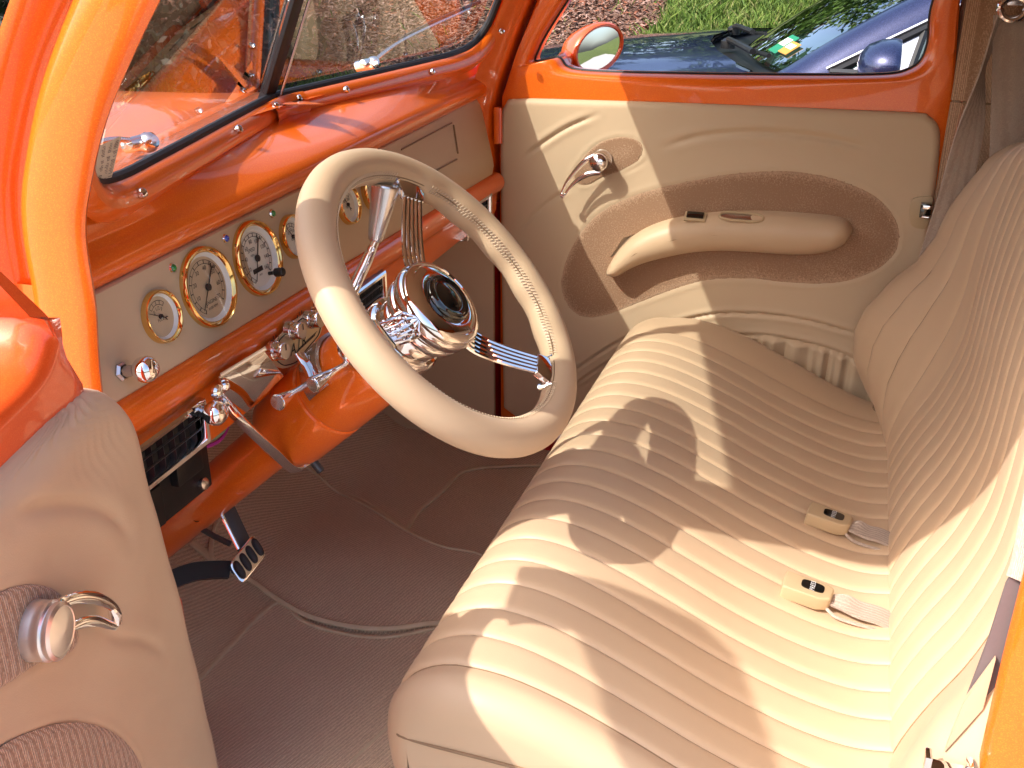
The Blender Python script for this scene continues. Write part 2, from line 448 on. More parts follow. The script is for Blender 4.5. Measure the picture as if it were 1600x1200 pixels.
# driver side windscreen pillar with door jamb steps
sec = [(-.012, .020), (-.003, .014), (-.001, .009), (-.007, .003), (-.020, -.001), (-.045, -.004), (-.064, -.004), (-.076, .000), (-.083, .010), (-.088, .015), (-.095, .013), (-.101, .002), (-.107, -.012), (-.115, -.020), (-.123, -.021), (-.130, -.012), (-.134, .012), (-.134, .08)]
rail = [(-.80, -1.25), (-.80, -.9), (-.798, -.60), (-.79, -.46), (-.780, -.38), (-.777, -.30), (-.760, -.244), (-.718, -.16), (-.642, -.056), (-.585, .01), (-.56, .045)]
rail = catmull([A(a, b) for a, b in rail], 5)
rows = []
for i, (x, z) in enumerate(rail):
    t = unit(rail[min(i+1, len(rail)-1)] - rail[max(i-1, 0)])
    rows.append([A(x + a*t[1], .865 + b, z - a*t[0]*.9) for a, b in sec])
g = G().grid(rows); mk('windscreen_pillar', g, M['orange'], body, smooth=50)
# inner return of the pillar towards the dash end
rows = []
for (x, z) in rail:
    rows.append([A(x-.004, .876, z), A(x-.035, .90, z), A(x-.075, .935, z), A(x-.13, .95, z)])
g = G().grid(rows); mk('pillar_return', g, M['orange'], body)

# passenger side pillar between windshield and door
gapx = [(-.806, -1.19), (-.806, -.60), (-.806, -.45), (-.800, -.345), (-.765, -.245), (-.716, -.13), (-.66, -.03), (-.615, .05)]
gapx = catmull([A(a, b) for a, b in gapx], 5)
rows = []
for x, z in gapx:
    if z < -.62: continue
    zz = z
    xin = min(x-.05, (Xw(2.23) + .45*(z+.25) + .02) if z > -.26 else x-.05)
    rows.append([A(xin, 2.232, zz), A(x-.045, 2.236, zz), A(x-.030, 2.245, zz), A(x-.022, 2.262, zz), A(x-.014, 2.270, zz), A(x-.007, 2.278, zz), A(x-.006, 2.30, zz), A(x-.006, 2.37, zz)])
g = G().grid(rows); mk('windscreen_pillar', g, M['orange'], body, smooth=50)
g = G().grid([[A(x-.03, 2.345, z), A(x, 2.34, z), A(x+.03, 2.345, z)] for x, z in gapx]); mk('door_seal', g, M['seal_red'], body)
# body edge under it down to the sill
g = G().box((-.825, 2.33, -.90), (.03, .10, .62)); mk('door_post', g, M['seal_red'], body, bevel=.004)
g = G().box((-.798, 2.279, -.405), (.014, .020, .085)); hg = mk('door_hinge', g, M['orange'], body, bevel=.004)
g = G().tube([A(-.790, 2.275, -.445), A(-.790, 2.275, -.365)], .005, 8); mk('hinge_pin', g, M['red_orange'], hg)
# kick panels
g = G().box((-1.02, 2.285, -.90), (.42, .02, .66)); mk('kick_panel', g, M['leather_panel'], body, bevel=.006)
g = G().box((-1.02, .90, -.90), (.42, .02, .66)); mk('kick_panel', g, M['leather_panel'], body, bevel=.006)
# firewall, sills, rear wall
g = G().box((-1.42, YC, -.86), (.02, 1.34, .72)); mk('firewall', g, M['carpet'], body)
g = G().box((-.30, 2.33, -1.245), (1.10, .12, .06)); mk('door_sill', g, M['seal_red'], body, bevel=.01)
g = G().box((-.30, .84, -1.265), (1.10, .14, .06)); mk('door_sill', g, M['orange'], body, bevel=.015)
g = G().box((-.30, .80, -1.40), (1.14, .06, .22)); mk('rocker_panel', g, M['orange'], body, bevel=.02)
g = G().box((-.4, YC, -1.30), (2.2, 1.48, .04)); mk('floor_pan', g, M['steel'], body)

# roof with header, side rails and headliner
rows = []
xh = lambda Y: Xw(Y) + .45*(HZ+.25)
for i, Y in enumerate(np.linspace(.84, 2.32, 30)):
    q_ = (Y-YC)/.74
    zc = .075 + .12*(1-abs(q_)**2.6)
    r = []
    for k in range(22):
        t = k/21; x0 = xh(min(max(Y, .93), 2.23)); X = x0*(1-t) + 1.25*t
        bulge = math.sin(PI*min(1, t*1.15+.02))**.5 if t*1.15+.02 < 1 else 0
        z = .07 + T(Y)*.5 + (zc-.07)*max(bulge, 0) - (.45*((t-.8)/.2)**2 if t > .8 else 0)
        r.append(A(X, Y, z))
    rows.append(r)
g = G().grid(rows); mk('roof', g, M['orange'], body, smooth=60)
rows2 = [[p - A(0, 0, .022) for p in r[:19]] for r in rows[1:-1]]
g = G().grid(rows2); mk('headliner', g, M['headliner'], body, smooth=60)
g = G().tube([A(xh(Y), Y, HZ+.012+T(Y)) for Y in (.90, 1.2, 1.5, YC, 1.66, 1.96, 2.25)], .022, 10, sq=(1, .8)); mk('windshield_header', g, M['orange'], body)
for Y in (.868, 2.30):
    g = G().tube([A(-.60, Y, .045), A(-.3, Y, .062), A(0, Y, .062), A(.20, Y, .056), A(.285, Y, .040)], .026, 10, sq=(.9, .9)); mk('roof_rail', g, M['orange'], body)
# driver side rear door post (bright orange jamb at the right edge of the photo)
sec = [(.006, .020), (.004, .008), (.012, -.002), (.03, -.006), (.055, -.006), (.075, -.012), (.10, -.02), (.16, -.03), (.25, -.035)]
rows = []
for x, z in [(.19, -1.30), (.186, -1.05), (.184, -.80), (.184, -.60), (.186, -.40), (.20, -.20), (.235, -.05), (.27, .05)]:
    rows.append([A(x+a, .865+b, z) for a, b in sec])
g = G().grid(rows); mk('rear_door_post', g, M['orange'], body, smooth=50)
rows = []
for x, z in [(.20, -1.30), (.20, -.60), (.20, -.40), (.215, -.20), (.25, -.05), (.28, .05)]:
    rows.append([A(x, 2.36, z), A(x-.02, 2.30, z), A(x-.018, 2.275, z)])
g = G().grid(rows); mk('rear_door_post', g, M['red_orange'], body)
# rear cabin trim: brown cloth wall behind the passenger door, in two sewn panels
for z0, z1, mat in ((-.305, .06, 'cloth'), (-1.2, -.309, 'cloth')):
    g = G().grid([[A(.166, 2.292, z), A(.19, 2.275, z), A(.34, 2.27, z), A(.6, 2.265, z), A(1.2, 2.2, z)] for z in np.linspace(z0, z1, 8)])
    mk('cloth_side_trim', g, M[mat], body)
g = G().grid([[A(.158, 2.345, z), A(.166, 2.30, z), A(1.3, 2.30, z)] for z in (-1.25, -.3, .07)]); mk('trim_backing', g, M['cloth'], body)
g = G().tube([A(.186, 2.272, -.307), A(1.0, 2.21, -.307)], .0022, 6); mk('trim_seam', g, M['piping'], body)
g = G().grid([[A(1.2, Y, z) for z in (-1.3, -.6, .1)] for Y in (.85, YC, 2.3)]); mk('rear_wall', g, M['cloth'], body)
g = G().grid([[A(X, .885, z) for z in (-1.3, -.6, .06)] for X in (.30, .7, 1.2)]); mk('shade_side_trim', g, M['shade_mauve'], body)  # trim whose shade is painted by its dark colour
g = G().grid([[A(X, .80, z) for z in (-1.5, -.9, .0)] for X in (.40, .9, 2.0)]); mk('quarter_panel', g, M['orange'], body)
# latch strikers on the rear door posts
g = G().box((.160, .862, -.752), (.040, .018, .012)); g.box((.142, .862, -.744), (.007, .016, .022)); g.box((.179, .862, -.744), (.007, .016, .022))
mk('striker_plate', g, M['chrome'], body, bevel=.002)
# sunlit patch and shaded strip behind the seat end, built as coloured panels
g = G().prism([at(u, v, Y=.884) for u, v in ((1556, 1030), (1536, 1108), (1476, 1175), (1507, 1097))], A(0, .006, 0)); mk('sunlit_corner_patch', g, M['leather'], body)
g = G().prism([at(u, v, Y=.892) for u, v in ((1592, 880), (1640, 860), (1640, 1010), (1600, 1230), (1455, 1230), (1500, 1120), (1545, 1000), (1572, 915))], A(0, .006, 0)); mk('side_shade_strip', g, M['shade_mauve'], body)

# ------------------------------------------------------------------ dashboard
dash = thing('dashboard', 'orange dashboard with tan instrument panel, golden chrome-rimmed gauges and black air vents', 'dashboard', (-.82, YC, -.63))
PB, PT = (-.800, -.511), (-.832, -.3625)
EU = unit(A(PT[0]-PB[0], 0, PT[1]-PB[1])); EY = unit(A(0, 1, .016)); EN = unit(np.cross(EY, EU))
PP = A(-.80, YC, -.511)
def dp(Y, z, h=0):      # on the instrument panel
    t = (z-PB[1])/(PT[1]-PB[1]); return A(PB[0]+(PT[0]-PB[0])*t, Y, z) + EN*h
# panel: rounded rectangle, slightly proud, with an embossed glove box lid
def panel_pts(off=0, h=0):
    zb = -.511+off; pts = []
    for Y, s in ((.865, 0), (2.262, 0)): pass
    c = [(.868, zb), (2.235, zb), (2.254, zb+.014), (2.256, zb+.03), (2.252, -.3625+T(2.25)-off-.03), (2.247, -.3625+T(2.25)-off-.012), (2.235, -.3625+T(2.235)-off), (.868, -.3625+T(.868)-off)]
    return [dp(Y + (0 if Y < 1 else -off), z, h) for Y, z in c]
g = G(); a, b, c_ = panel_pts(-.002, -.01), panel_pts(0, .003), panel_pts(.003, .006)
g.grid([a, b, c_], cv=True); g.ngon(c_)
ip = mk('instrument_panel', g, M['leather_panel'], dash, smooth=40)
g = G()
gl = [dp(*x, .0062) for x in ((1.80, -.385), (2.09, -.372))], [dp(*x, .0062) for x in ((1.80, -.468), (2.085, -.468))]
def atd(u, v, h=.006): return atp(u, v, PP + EN*h, EN)
for ln in ([atd(627, 234), atd(706, 192)], [atd(677, 269), atd(714, 249)], [atd(709, 195), atd(716, 240)]):
    g.tube(ln, .0016, 6)
mk('glove_box_seam', g, M['piping'], ip)
# top: rounded front roll and shelf up to the windshield
rows = []
for Y in np.linspace(.868, 2.262, 60):
    e = max(0, (Y-2.20)/.06)
    pr = [(-.836, -.3640), (-.826, -.3600), (-.818, -.352), (-.8155, -.342), (-.819, -.331), (-.828, -.322), (-.840, -.314)]
    xe, ze = Xw(Y)+.004, -.280
    x0, z0 = pr[-1]
    if xe > x0-.01: xe = x0-.006
    for t in (.12, .3, .5, .7, .85, 1.0):
        pr.append((x0+(xe-x0)*t, z0+(ze-z0)*(t**.8)))
    rows.append([A(x, Y, z+T(Y)) for x, z in pr])
g = G().grid(rows); mk('dash_top', g, M['orange'], dash, smooth=60)
# seam across the shelf and the defroster outline
# lower roll and valance
rows = []
for Y in np.linspace(.868, 2.262, 60):
    pr = [(-.812, -.5085), (-.800, -.5085), (-.786, -.513), (-.778, -.522), (-.775, -.533), (-.778, -.545), (-.786, -.554), (-.793, -.559), (-.795, -.568)]
    tz = T(Y)
    pr += [(-.796, -.60+tz), (-.797, -.622+tz), (-.801, -.629+tz), (-.815, -.631+tz), (-.83, -.62+tz)]
    rows.append([A(x, Y, z) for x, z in pr])
g = G().grid(rows); mk('lower_dash', g, M['orange'], dash, smooth=50)
g = G().grid([[A(-.812, .868, z), A(-.9, .868, z)] for z in (-.60, -.36)]); mk('dash_end_cap', g, M['orange'], dash)

def ring_lathe(prof, c, n=48): return G().lathe(prof, c, EN, n, ref=EU)
def polar(c, r, deg, h=0):      # 0 deg = up, clockwise seen by the driver
    a = math.radians(deg); return c + EY*r*math.sin(a) + EU*r*math.cos(a) + EN*h
def mark(g, c, r0, r1, deg, w, h):
    a = polar(c, r0, deg, h); b = polar(c, r1, deg, h); s_ = unit(np.cross(b-a, EN))*w/2
    g.prism([a-s_, a+s_, b+s_, b-s_], EN*.0002)
def arc(g, c, r, d0, d1, w, h, n=40):
    for k in range(n):
        a0 = d0+(d1-d0)*k/n; a1 = d0+(d1-d0)*(k+1)/n
        g.add([polar(c, r-w/2, a0, h), polar(c, r+w/2, a0, h), polar(c, r+w/2, a1, h), polar(c, r-w/2, a1, h)], [(0, 1, 2, 3)])
def gauge(u, v, R, kind, label):
    c = atd(u, v, .006)
    g = ring_lathe([(R*.84, .0065), (R*.865, .009), (R*.91, .0112), (R*.955, .0112), (R*.99, .008), (R*1.0, .003), (R*1.0, -.002)], c)
    bz = mk('gauge', g, M['tinted_chrome'], dash, label=label)
    g = G(); g.lathe([(R*.86, .0075), (R*.74, .0012)], c, EN, 48, ref=EU); mk('dial_ring', g, M['dialring'], bz)
    g = G(); rr = R*.745
    g.ngon([polar(c, rr, d, .0012) for d in range(0, 360, 8)][::-1]); mk('dial', g, M['dial'], bz)
    h = .0020
    mk_g = G()
    if kind == 'tach' or kind == 'speed':
        a0, a1 = -150, 135
        arc(mk_g, c, R*.66, a0, a1, R*.012, h); arc(mk_g, c, R*.57, a0, a1, R*.012, h)
        nmaj = 8 if kind == 'tach' else 9
        for k in range((nmaj-1)*2+1):
            mark(mk_g, c, R*.57, R*.66, a0+(a1-a0)*k/((nmaj-1)*2), R*.022, h)
        for k in range(nmaj):
            d = a0+(a1-a0)*k/(nmaj-1); s_ = str(k*10) if kind == 'tach' else str(k*20)
            if kind == 'speed' and k == 0: s_ = ''
            if s_: mk_g.add(*text_geo(s_, R*.15, polar(c, R*.46, d, h), EY, EU))
        if kind == 'tach':
            mk_g.add(*text_geo('ENGINE', R*.13, polar(c, R*.36, 180, h), EY, EU)); mk_g.add(*text_geo('X100 RPM', R*.09, polar(c, R*.50, 180, h), EY, EU))
        else:
            mk_g.add(*text_geo('SPEED', R*.13, polar(c, R*.28, -25, h), EY, EU)); mk_g.add(*text_geo('MPH', R*.085, polar(c, R*.17, -50, h), EY, EU))
            b = polar(c, R*.30, 195, h)
            mk_g.prism([b-EY*R*.22-EU*R*.06, b+EY*R*.22-EU*R*.06, b+EY*R*.22+EU*R*.06, b-EY*R*.22+EU*R*.06], EN*.0004)
            mk_g.add(*text_geo('MPH', R*.07, polar(c, R*.44, 180, h), EY, EU))
        nd = -140 if kind == 'tach' else -150
    else:
        arc(mk_g, c, R*.60, -45, 45, R*.02, h, 12); arc(mk_g, c, R*.45, -45, 45, R*.02, h, 12)
        for d in (-45, -22, 0, 22, 45): mark(mk_g, c, R*.45, R*.60, d, R*.02, h)
        lb = {'fuel': ('E', '1/2', 'F', 'FUEL'), 'oil': ('0', '50', '100', 'OIL'), 'temp': ('100', '', '280', 'TEMP'), 'volt': ('8', '13', '18', 'VOLTS')}[kind]
        for s_, d in zip(lb[:3], (-45, 0, 45)):
            if s_: mk_g.add(*text_geo(s_, R*.20, polar(c, R*.30, d, h), EY, EU))
        mk_g.add(*text_geo(lb[3], R*.16, polar(c, R*.12, 180, h), EY, EU))
        nd = {'fuel': -62, 'oil': -35, 'temp': -30, 'volt': 10}[kind]
    mk('dial_marks', mk_g, M['ink'], bz, smooth=None)
    # needle with a hooked tail
    g = G(); L0, L1 = (-.50, .60) if kind in ('tach', 'speed') else (-.25, .52)
    hh = .0036
    tip = polar(c, R*.62, nd, hh); tail = polar(c, R*(-L0), nd+180, hh); s_ = unit(np.cross(tip-tail, EN))
    g.prism([tail - s_*R*.022, tail + s_*R*.022, tip + s_*R*.006, tip - s_*R*.006], EN*.0006)
    tc = tail - unit(tip-tail)*R*.07
    for k in range(9):
        a0 = math.radians(-130+260*k/9); a1 = math.radians(-130+260*(k+1)/9); dn = unit(tip-tail)
        g.prism([tc + dn*math.cos(a0)*R*.07 + s_*math.sin(a0)*R*.07, tc + dn*math.cos(a0)*R*.04 + s_*math.sin(a0)*R*.04, tc + dn*math.cos(a1)*R*.04 + s_*math.sin(a1)*R*.04, tc + dn*math.cos(a1)*R*.07 + s_*math.sin(a1)*R*.07], EN*.0006)
    g.lathe([(R*.09, .0025), (R*.09, .0055), (.0001, .0065)], c, EN, 16)
    mk('needle', g, M['ink'], bz, smooth=None)
    if kind == 'speed':
        kb = polar(c, R*.52, 158, .008)
        g = G().lathe([(R*.05, 0), (R*.05, .008), (R*.12, .012), (R*.12, .024), (R*.09, .026), (.0001, .026)], kb, EN, 16); mk('reset_knob', g, M['black'], bz)
    g = G().lathe([(R*.86, .0085), (R*.5, .0096), (.0001, .010)], c, EN, 32); mk('gauge_glass', g, M['clear'], bz)
gauge(248, 495, .0345, 'fuel', 'small golden chrome-rimmed fuel gauge nearest the driver door')
gauge(322, 449, .0560, 'tach', 'large golden chrome-rimmed tachometer reading ENGINE')
gauge(399, 404, .0560, 'speed', 'large golden chrome-rimmed speedometer with black reset knob')
gauge(455, 370, .0345, 'oil', 'small golden chrome-rimmed gauge beside the speedometer')
gauge(541, 320, .0345, 'temp', 'small golden chrome-rimmed gauge seen inside the steering wheel')
gauge(579, 300, .0345, 'volt', 'small golden chrome-rimmed gauge behind the shift lever knob')
for (u, v), mm, lb in (((268, 419), 'green_lens', 'green indicator light near the fuel gauge'), ((351, 373), 'blue_lens', 'blue indicator light between the two large gauges'), ((424, 334), 'green_lens', 'green indicator light above the speedometer')):
    c = atd(u, v, .006)
    g = ring_lathe([(.0052, .0), (.0066, .0), (.0070, .002), (.0060, .004), (.005, .004)], c, 20); bz = mk('indicator_light', g, M['chrome'], dash, label=lb)
    g = ring_lathe([(.0052, .003), (.004, .0055), (.002, .0068), (.0001, .007)], c, 16); mk('lens', g, M[mm], bz)
# pull knobs
def pull_knob(c, ax, k, lb):
    ax = unit(ax)
    g = G().lathe([(.0145*k, 0), (.0145*k, .006*k), (.011*k, .010*k)], c, ax, 6); g.lathe([(.0085*k, .008*k), (.0085*k, .022*k), (.009*k, .034*k)], c, ax, 20)
    b = mk('pull_knob', g, M['chrome_dull'], dash, label=lb)
    g = G().lathe([(.008*k, .030*k), (.014*k, .033*k), (.0185*k, .040*k), (.020*k, .048*k), (.0185*k, .056*k), (.013*k, .062*k), (.006*k, .0645*k), (.0001, .065*k)], c, ax, 28); mk('knob_head', g, M['chrome'], b)
pull_knob(atd(187, 581, .006), EN, .82, 'chrome pull knob on the tan instrument panel')
VP0 = A(-.796, YC, -.59)
def atv(u, v, h=0): return atp(u, v, VP0 + A(h, 0, 0), A(1, 0, 0))
pull_knob(atv(296, 641), A(1, 0, .05), .85, 'chrome pull knob on the orange valance beside the air vent')
# air vents
def vent(c0, c1, lb):
    """c0, c1: lower-near and upper-far corners as (Y, z)"""
    (y0, z0), (y1, z1) = c0, c1; X = -.783
    tl = lambda y: T(y)-T((y0+y1)/2)
    R_ = lambda e, x: [A(x, y0-e, z0-e+tl(y0)), A(x, y1+e, z0-e+tl(y1)), A(x, y1+e, z1+e+tl(y1)), A(x, y0-e, z1+e+tl(y0))]
    g = G().grid([R_(.009, X-.014), R_(.009, X-.004), R_(.009, X+.004), R_(.006, X+.007), R_(.001, X+.006), R_(-.001, X+.0), R_(-.001, X-.014)], cv=True)
    fr = mk('air_vent', g, M['chrome'], dash, smooth=30, label=lb)
    g = G().ngon(R_(0, X-.0105)); mk('vent_cavity', g, M['black'], fr)
    n = 7
    for k in range(n):
        y = y0 + (y1-y0)*(k+.5)/n
        g = G().box((X-.008, y, (z0+z1)/2+tl(y)), (.010, .002, (z1-z0)*.96), ex=(1, .45, 0), ey=(-.45, 1, 0)); mk('louvre', g, M['black'], fr)
    for zz in (.33, .67):
        g = G().tube([A(X-.001, y0, z0+(z1-z0)*zz+tl(y0)), A(X-.001, y1, z0+(z1-z0)*zz+tl(y1))], .0016, 6); mk('louvre', g, M['black'], fr)
p_ = atv(283, 637+8); q_ = atv(290, 684)
vent((.875, -.622), (1.035, -.575), 'long black air vent in chrome frame beside the driver door')
vent((1.50, -.612), (1.60, -.565), 'black air vent behind the shift lever')
vent((2.03, -.600), (2.17, -.548), 'black air vent at the passenger end of the dash')
# climate control plate
cc = [atv(u, v, .024) for u, v in ((418, 556), (427, 534), (440, 520), (458, 502), (478, 488), (497, 484), (502, 492), (500, 510), (495, 525), (478, 545), (462, 566), (445, 574), (432, 573))]
cc = catmull(cc, 4, True)
g = G().prism(cc, A(.004, 0, 0)); cp = mk('climate_control_plate', g, M['tan_metal'], dash, smooth=30)
cb = sum(cc)/len(cc)
g = G().tube([p*.90+cb*.10+A(.0045, 0, 0) for p in cc], .0008, 5, closed=True); mk('engraved_border', g, M['ink'], cp)
ctr = atv(466, 540, .0285)
for k, ch in enumerate('AIR'):
    g = G(); g.add(*text_geo(ch, .024, ctr + unit(A(0, 1, .05))*(k-1)*.0165, unit(A(0, 1, .05)), A(0, 0, 1), shear=.3)); mk('letter', g, M['ink'], cp, smooth=None)
for k in range(3):
    g = G().tube([atv(462+k*2, 552-k*3, .0285), atv(492+k*1.5, 524-k*3, .0285)], .0005, 4); mk('engraved_line', g, M['ink'], cp)
g = G()
for (u, v) in ((430, 538), (470, 500), (492, 487)):
    a0 = atv(u, v, .0285)
    for k in range(5): g.box(a0 + A(0, .012*math.cos(k*.6), .012*math.sin(k*.6)), (.0004, .0012, .005))
tm = mk('dial_ticks', g, M['ink'], cp, smooth=None); tm['kind'] = 'stuff'
for (u, v) in ((424, 548), (451, 516), (480, 499)):
    b0 = atv(u, v, .028)
    g = G().lathe([(.0145, 0), (.0145, .009), (.0132, .010), (.0132, .0115), (.0128, .012), (.0128, .023), (.0120, .0245)], b0, A(1, -.05, .12), 24, cap1=True)
    kb = mk('control_knob', g, M['chrome'], cp)
    e = b0 + unit(A(1, -.05, .12))*.0248
    g = G().lathe([(.0119, 0), (.0001, .0004)], e, A(1, -.05, .12), 20)
    mk('knob_face', g, M['tan_metal'], kb)
    g = G().box(e + A(.001, 0, .006), (.0008, .0016, .009)); mk('pointer_mark', g, M['ink'], kb)
# polished column cover plate under the dash
q = [atp(u, v, A(-.765, 1.12, -.60), A(.68, -.45, -.55)) for u, v in ((343, 590), (413, 548), (444, 588), (385, 645), (352, 620))]
g = G().prism(q, A(-.004, 0.001, -.000)); mk('polished_cover_plate', g, M['chrome'], dash, bevel=.001)
g = G().tube([q[0]+A(.003, 0, .004), q[1]+A(.003, 0, .004)], .0045, 8, sq=(1, .6)); mk('plate_edge', g, M['tan_metal'], dash)
g = G().lathe([(.008, 0), (.008, .003), (.005, .006), (.0001, .0075)], atp(350, 604, A(-.762, 1.12, -.60), A(.68, -.45, -.55)), A(.68, -.45, -.55), 16); mk('plate_screw', g, M['chrome'], dash)
# wiring block and wires under the dash
fb = A(-.86, 1.01, -.69)
g = G().box(fb, (.05, .20, .10)); g.box(fb+A(.028, .04, .02), (.02, .06, .05)); g.box(fb+A(.028, -.05, -.01), (.02, .05, .06))
for k in range(7): g.box(fb+A(.03, -.08+.026*k, .035), (.018, .016, .02))
bx = mk('fuse_block', g, M['black'], dash, bevel=.003)
for dy, dz in ((.075, -.035), (-.065, -.045), (.07, .04)):
    g = G().lathe([(.009, 0), (.009, .006), (.005, .008), (.0001, .008)], fb+A(.026, dy, dz), A(1, 0, .2), 12); mk('mounting_screw', g, M['chrome_dull'], bx)
for k, (mm, r_) in enumerate((('magenta', .003), ('greenwire', .0035), ('whitewire', .003), ('black', .004), ('black', .004))):
    a = fb+A(.01, .09+.006*k, .01+.006*k)
    g = G().tube(catmull([a, a+A(.01, .05, -.005+.004*k), a+A(-.01, .10, .012+.003*k), a+A(-.08, .14, .05)], 6), r_, 6); mk('wire', g, M[mm], dash)

# ------------------------------------------------------------------ doors
def Fp(a, b, h): return A(a, 2.30-h, b)                                  # passenger door: a = X, b = z
DE = unit(A(.268, -1, 0)); DN = unit(A(1, .268, 0)); DO = A(-.70, .80, 0)
def Fd(a, b, h): return DO + DE*a + A(0, 0, b) + DN*h                    # driver door, swung open
def pxp(u, v, h=.01):
    p = at(u, v, Y=2.30-h); return (p[0], p[2])
def pxd(u, v, h=.0):
    p = atp(u, v, DO + DN*h, DN); return (float(np.dot(p-DO, DE)), p[2])

def ray_poly(c, ang, poly):
    d = np.array([math.cos(ang), math.sin(ang)]); best = None
    n = len(poly)
    for i in range(n):
        p, q = np.array(poly[i]), np.array(poly[(i+1) % n]); e = q-p
        den = d[0]*e[1]-d[1]*e[0]
        if abs(den) < 1e-12: continue
        w = p-c; t = (w[0]*e[1]-w[1]*e[0])/den; s_ = (w[0]*d[1]-w[1]*d[0])/den
        if t > 0 and -1e-9 <= s_ <= 1+1e-9 and (best is None or t > best): best = t
    return c + d*best
def door_shell(F, opening_, outer, mat, parent, thick=.07):
    op = [np.array(p) for p in catmull([A(*p) for p in opening_], 8, True)]
    c = sum(op)/len(op)
    ang = sorted([math.atan2(p[1]-c[1], p[0]-c[0]) for p in op] + [math.atan2(q[1]-c[1], q[0]-c[0]) for q in outer])
    inn = [ray_poly(c, a, op) for a in ang]; out = [ray_poly(c, a, outer) for a in ang]
    rows = []
    for e, h in ((0, -thick), (0, -.028), (.002, -.016), (.006, -.006), (.013, .001), (.024, .004), (.036, .0045)):
        rows.append([F(*(i + (o-i)/max(np.linalg.norm(o-i), 1e-6)*min(e, np.linalg.norm(o-i)*.8)), h) for i, o in zip(inn, out)])
    for f_ in (.4, .7):
        rows.append([F(*((i + (o-i)/max(np.linalg.norm(o-i), 1e-6)*.036)*(1-f_) + o*f_), .0035) for i, o in zip(inn, out)])
    sh = lambda o, e: o + (c-o)/np.linalg.norm(c-o)*e
    rows.append([F(*sh(o, .006), .003) for o in out]); rows.append([F(*sh(o, .0015), .0005) for o in out]); rows.append([F(*o, -.005) for o in out]); rows.append([F(*o, -thick) for o in out])
    g = G().grid(rows, cv=True)
    return mk('door_shell', g, M[mat], parent, smooth=50)

def seg_dist(P, poly, closed=False):
    Q = np.array(poly, float); n = len(Q); d = np.full(len(P), 1e9)
    for i in range(n if closed else n-1):
        a, b = Q[i], Q[(i+1) % n]; ab = b-a
        t = np.clip(((P-a)@ab)/max(ab@ab, 1e-12), 0, 1); q = a + t[:, None]*ab
        d = np.minimum(d, np.hypot(*(P-q).T))
    return d
def inside(P, poly):
    Q = np.array(poly, float); n = len(Q); r = np.zeros(len(P), bool)
    for i in range(n):
        a, b = Q[i], Q[(i+1) % n]
        cnd = ((a[1] > P[:, 1]) != (b[1] > P[:, 1]))
        with np.errstate(divide='ignore', invalid='ignore'):
            xx = (b[0]-a[0])*(P[:, 1]-a[1])/(b[1]-a[1]) + a[0]
        r ^= cnd & (P[:, 0] < xx)
    return r
def panel(F, outline, grooves, inlays, parent, h0=.006, t=.012, rim=.014, nx=250, nz=180, extra=None, mat='leather_panel'):
    O = np.array(outline, float); z0, z1 = O[:, 1].min(), O[:, 1].max()
    zs = z0 + (z1-z0)*(np.linspace(0, 1, nz)); zs[-1] -= 1e-5; zs[0] += 1e-5
    # extra rows near the rounded ends
    zs = np.sort(np.concatenate([zs, z1-np.array([.0003, .001, .002, .0035]), z0+np.array([.001, .003])]))
    P = []
    for z in zs:
        xs = []
        for i in range(len(O)):
            a, b = O[i], O[(i+1) % len(O)]
            if (a[1] > z) != (b[1] > z): xs.append(a[0] + (b[0]-a[0])*(z-a[1])/(b[1]-a[1]))
        x0, x1 = min(xs), max(xs); tt = np.linspace(0, 1, nx)
        P += [(x0+(x1-x0)*k, z) for k in tt]
    P = np.array(P)
    d = seg_dist(P, O, True)
    H = h0 - rim*.0 + t*(np.sqrt(np.clip(1-(1-np.minimum(d/rim, 1))**2, 0, 1)))
    for pl, w, dep in grooves:
        dd = seg_dist(P, pl); L = np.array(pl)
        # fade towards the ends
        e = np.minimum(np.hypot(*(P-L[0]).T), np.hypot(*(P-L[-1]).T)); fade = np.clip(e/.04, .15, 1)
        H -= dep*np.exp(-(dd/w)**2)*fade; H += dep*.30*np.exp(-((dd-w*3)/(w*2))**2)*fade
    for pl, dep in inlays:
        dd = seg_dist(P, pl, True); ins = inside(P, pl)
        sdp = np.where(ins, dd, 0); tq = np.clip((sdp-.004)/.008, 0, 1); H -= dep*tq*tq*(3-2*tq); H += np.where(ins, 0, .0015*np.exp(-(dd/.008)**2)) - np.where(ins, 0, .0022*np.exp(-(dd/.0022)**2))
    if extra is not None: H += extra(P)
    n = len(zs); g = G()
    V = [F(p[0], p[1], h) for p, h in zip(P, H)]
    g.grid([V[i*nx:(i+1)*nx] for i in range(n)])
    return mk('door_panel', g, M[mat], parent, smooth=70)
def inlay(F, outline, spine, h, parent, mat='cloth', name='cloth_inlay', hh=.0025):
    g = G(); N = F(0, 0, 1)-F(0, 0, 0)
    g.pillow([F(p[0], p[1], h) for p in outline], [F(p[0], p[1], h) for p in spine], N, hh, rings=12, pw=.22)
    return mk(name, g, M[mat], parent, smooth=60)

